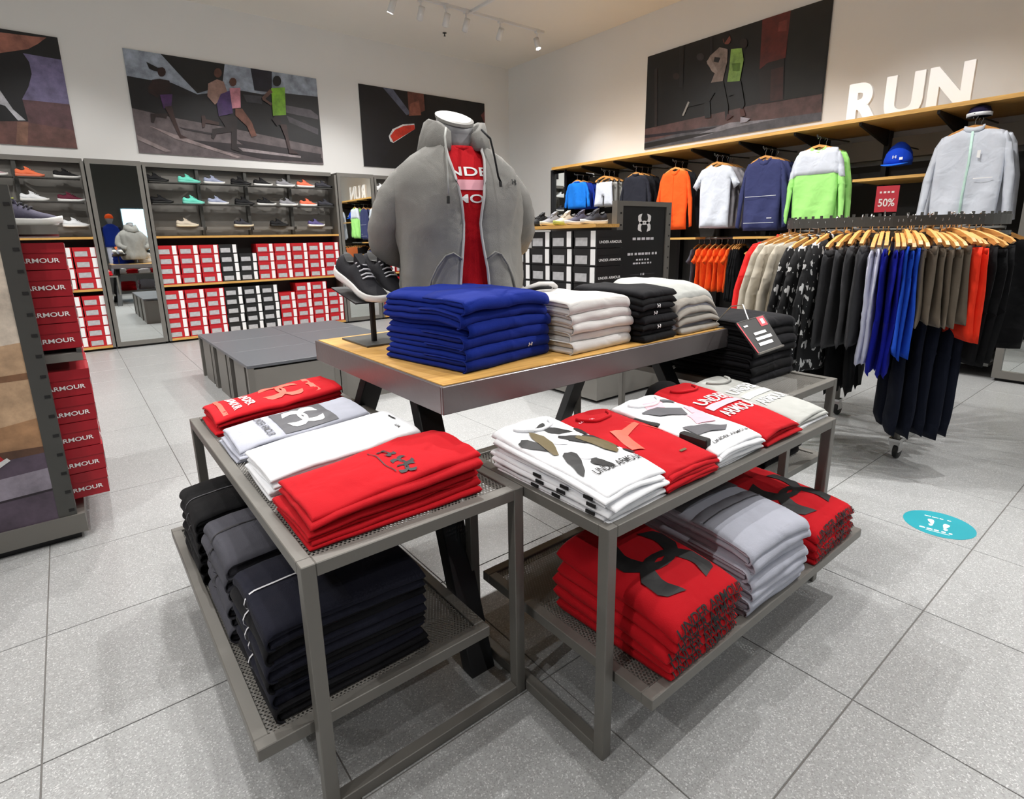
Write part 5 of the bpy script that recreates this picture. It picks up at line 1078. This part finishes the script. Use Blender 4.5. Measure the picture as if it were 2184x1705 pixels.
for k in range(3): rackit('jacket', 'black splash-print jacket', 'jacket', 159+6*k, Fcam, .50, .82, ph=k)
for k in range(4): rackit('trousers', 'long black trousers', 'trousers', 160+9*k, Fk, .42, .90, r=.44, ph=k)
for k in range(4): rackit('shorts', 'graphite shorts', 'shorts', 176+4.5*k, Fpant, .40, .58, ph=k, T=.016)
for k in range(2): rackit('trousers', 'pale lilac trousers', 'trousers', 192.5+3*k, Fwp, .38, .66, ph=k, T=.014)
for k in range(3): rackit('trousers', 'cobalt blue trousers', 'trousers', 198.5+2.6*k, Froy, .38, .72, ph=k, T=.014)
for k in range(3): rackit('shorts', 'mid blue shorts', 'shorts', 205.5+2.2*k, Fmid, .38, .60, ph=k, T=.013)
for k in range(6): rackit('shorts', 'taupe shorts', 'shorts', 212.5+3*k, Ftaupe, .34, .42, ph=k, T=.015)
for k in range(5): rackit('trousers', 'long night navy trousers', 'trousers', 212+6*k, Fnv, .42, 1.10, r=.46, ph=k)
for k in range(2): rackit('shorts', 'red orange shorts', 'shorts', 230.5+2.5*k, Frd, .40, .50, ph=k, T=.014)
for k in range(3): rackit('trousers', 'black trousers', 'trousers', 236.5+4*k, Fk, .38, .64, ph=k)
for k in range(5): rackit('trousers', 'short black trousers', 'trousers', 250+10*k, Fk, .30, .60, r=.40, ph=k)
for k in range(3): rackit('trousers', 'yellow trousers', 'trousers', 0+6*k, Fyel, .34, .84, r=.46, ph=k)
rackit('trousers', 'neon green trousers', 'trousers', 27, Flim, .30, .84, r=.46); rackit('trousers', 'red orange trousers', 'trousers', 20, Frd, .30, .84, r=.46)
for k in range(6): rackit('jacket', 'black jacket', 'jacket', 300+9*k, Fk, .42, .70, ph=k)
for k in range(4): rackit('jacket', 'soft black jacket', 'jacket', 48+10*k, Fk2, .42, .70, ph=k)
# sale card on the rack
t = thing('sale_card', 'small red sale card standing on the round rack', 'sign', (RX+.05, RY+.05, RZ_-.06), -PI/2+.31); MB().box(-.062, .062, -.004, .004, .10, .265).build('card', mat('sale_red', S(.78, .22, .28), .5), t); MB().tube([(0, 0, -.02), (0, 0, .11)], .005, 6).build('stem', M_chrome, t)
ink('lettering', [place2d(text2d('50%'), 0, .16, .09, .05)]+[place2d(RECT, x, .225, l, .012) for x, l in dashes(random.Random(3), .085, 4)], lambda u, v: (u, -.0048, v), M_inkW, t, 0)

# ------------------------------------------------------------------ floor sticker
t = thing('floor_sticker', 'round teal distance sticker on the floor', 'sticker', (3.165, .632, 0), -PI/2+.2)
MB().lathe([(.142, 0), (.142, .0012)], 40).build('sticker_disc', mat('teal_vinyl', S(.16, .58, .63), .4), t); 
fp = [blob(-.03, .012, .012, .028, .2), blob(.028, -.005, .012, .028, -.15), blob(-.03, -.03, .009, .011), blob(.028, -.047, .009, .011)]
ink('footprints', fp, lambda u, v: (u, v, .0017), M_inkW, t, 0)
ink('lettering', [place2d(RECT, x, .068, l, .008) for x, l in dashes(random.Random(2), .12, 4)]+[place2d(RECT, x, -.08, l, .012) for x, l in dashes(random.Random(6), .14, 5)]+[place2d(RECT, 0, -.098, .09, .004)], lambda u, v: (u, v, .0017), M_inkW, t, 0)

# ------------------------------------------------------------------ ceiling tracks, spotlights
t = thing('lighting_track', 'white lighting track along the ceiling near the corner', 'track light', (5.6, 7.60, CEIL)); MB().box(-1.75, 1.30, -.018, .018, -.035, 0).build('rail', M_whiteP, t); MB().box(-.20, -.16, -2.4, -.018, -.035, 0).build('cross_rail', M_whiteP, t)
def spot_head(label, x, y, ax, ay, az, pw, cone, lit):
    t = thing('track_spotlight', label, 'spotlight', (x, y, CEIL), 0, 'ceiling spotlights')
    d = (Vector((ax, ay, az))-Vector((x, y, CEIL-.22))).normalized(); p = Vector((0, 0, -.20))
    MB().tube([(0, 0, -.034), (0, 0, -.16), p], .012, 8).build('stem', M_whiteP, t); MB().box(-.03, .03, -.03, .03, -.06, -.0).build('mount', M_whiteP, t)
    lb = MB().tube([p-d*.07, p+d*.10], .045, 14).build('lamp_body', M_whiteP, t, True)
    MB().tube([p+d*.1001, p+d*.104], .038, 14).build('lens', emis('lit_lens', (1, .97, .92, 1), 60) if lit else M_chrome, lb)
    if lit:
        l = bpy.data.lights.new('lamp', 'SPOT'); l.energy = SPOT_W*pw; l.spot_size = math.radians(cone); l.spot_blend = .75; l.shadow_soft_size = .03; l.color = (1, .98, .955)
        o = bpy.data.objects.new('lamp', l); COL.objects.link(o); o.parent = t; o.location = p+d*.115; o.rotation_euler = d.to_track_quat('-Z', 'Y').to_euler()
for L_ in LAMPS: spot_head('lit white ceiling spotlight '+L_[0], *L_[1:], True)
for k, x in enumerate((4.55, 4.98, 5.33, 5.98)): spot_head('unlit white spotlight on the ceiling track, %s from the left' % ORD[k], x, 7.6, x+.2, 9.5, 2.0, 0, 60, False)
t = thing('ceiling_sprinkler', 'small dark sprinkler on the ceiling', 'sprinkler', (5.585, 8.60, CEIL)); MB().lathe([(.035, -.008), (.035, 0)], 14).build('rosette', M_steelD, t); MB().lathe([(.02, -.05), (.008, -.04), (.008, -.008)], 10).build('nozzle', M_rubberK, t)

# ------------------------------------------------------------------ shop front behind the camera, seen in the mirrors
t = thing('light_box', 'glowing pale blue light box on the dark front wall', 'light box', (2.3, YF+.06, 1.2)); MB().box(-.45, .45, -.05, .05, 0, 1.5).build('box_frame', M_steelD, t); MB().box(-.42, .42, .05, .06, .03, 1.47).build('lit_panel', emis('light_box_face', S(.75, .92, 1.0), 2.2), t)
t = thing('mannequin', 'standing mannequin in blue jacket and orange cap by the shop front', 'mannequin', (1.22, -1.7, 0), PI)
MB().box(-.4, .4, -.4, .4, 0, .55).build('plinth', M_dark, t)
for sg in (-1, 1): MB().tube([(sg*.1, 0, .55), (sg*.1, 0, 1.0), (sg*.09, 0, 1.42)], [.06, .075, .095], 12).build('trouser_leg', Fwp, t, True); MB().tube([(sg*.2, 0, 1.92), (sg*.27, .02, 1.66), (sg*.26, -.06, 1.42)], [.06, .055, .045], 10).build('jacket_sleeve', Fnv, t, True)
MB().loft([[(p.x*.8, p.y*.8, 1.25+p.z*.92) for p in [bp(2*PI*k/20, z) for k in range(20)]] for z in zz]).build('jacket_body', Fbl2, t, True)
MB().lathe([(.05, 1.98), (.06, 2.06), (.09, 2.12), (.1, 2.2), (.02, 2.21)], 14).build('head', M_man, t, True); MB().lathe([(.106, 2.17), (.105, 2.22), (.07, 2.28), (.01, 2.30)], 14).build('cap', For_, t, True)
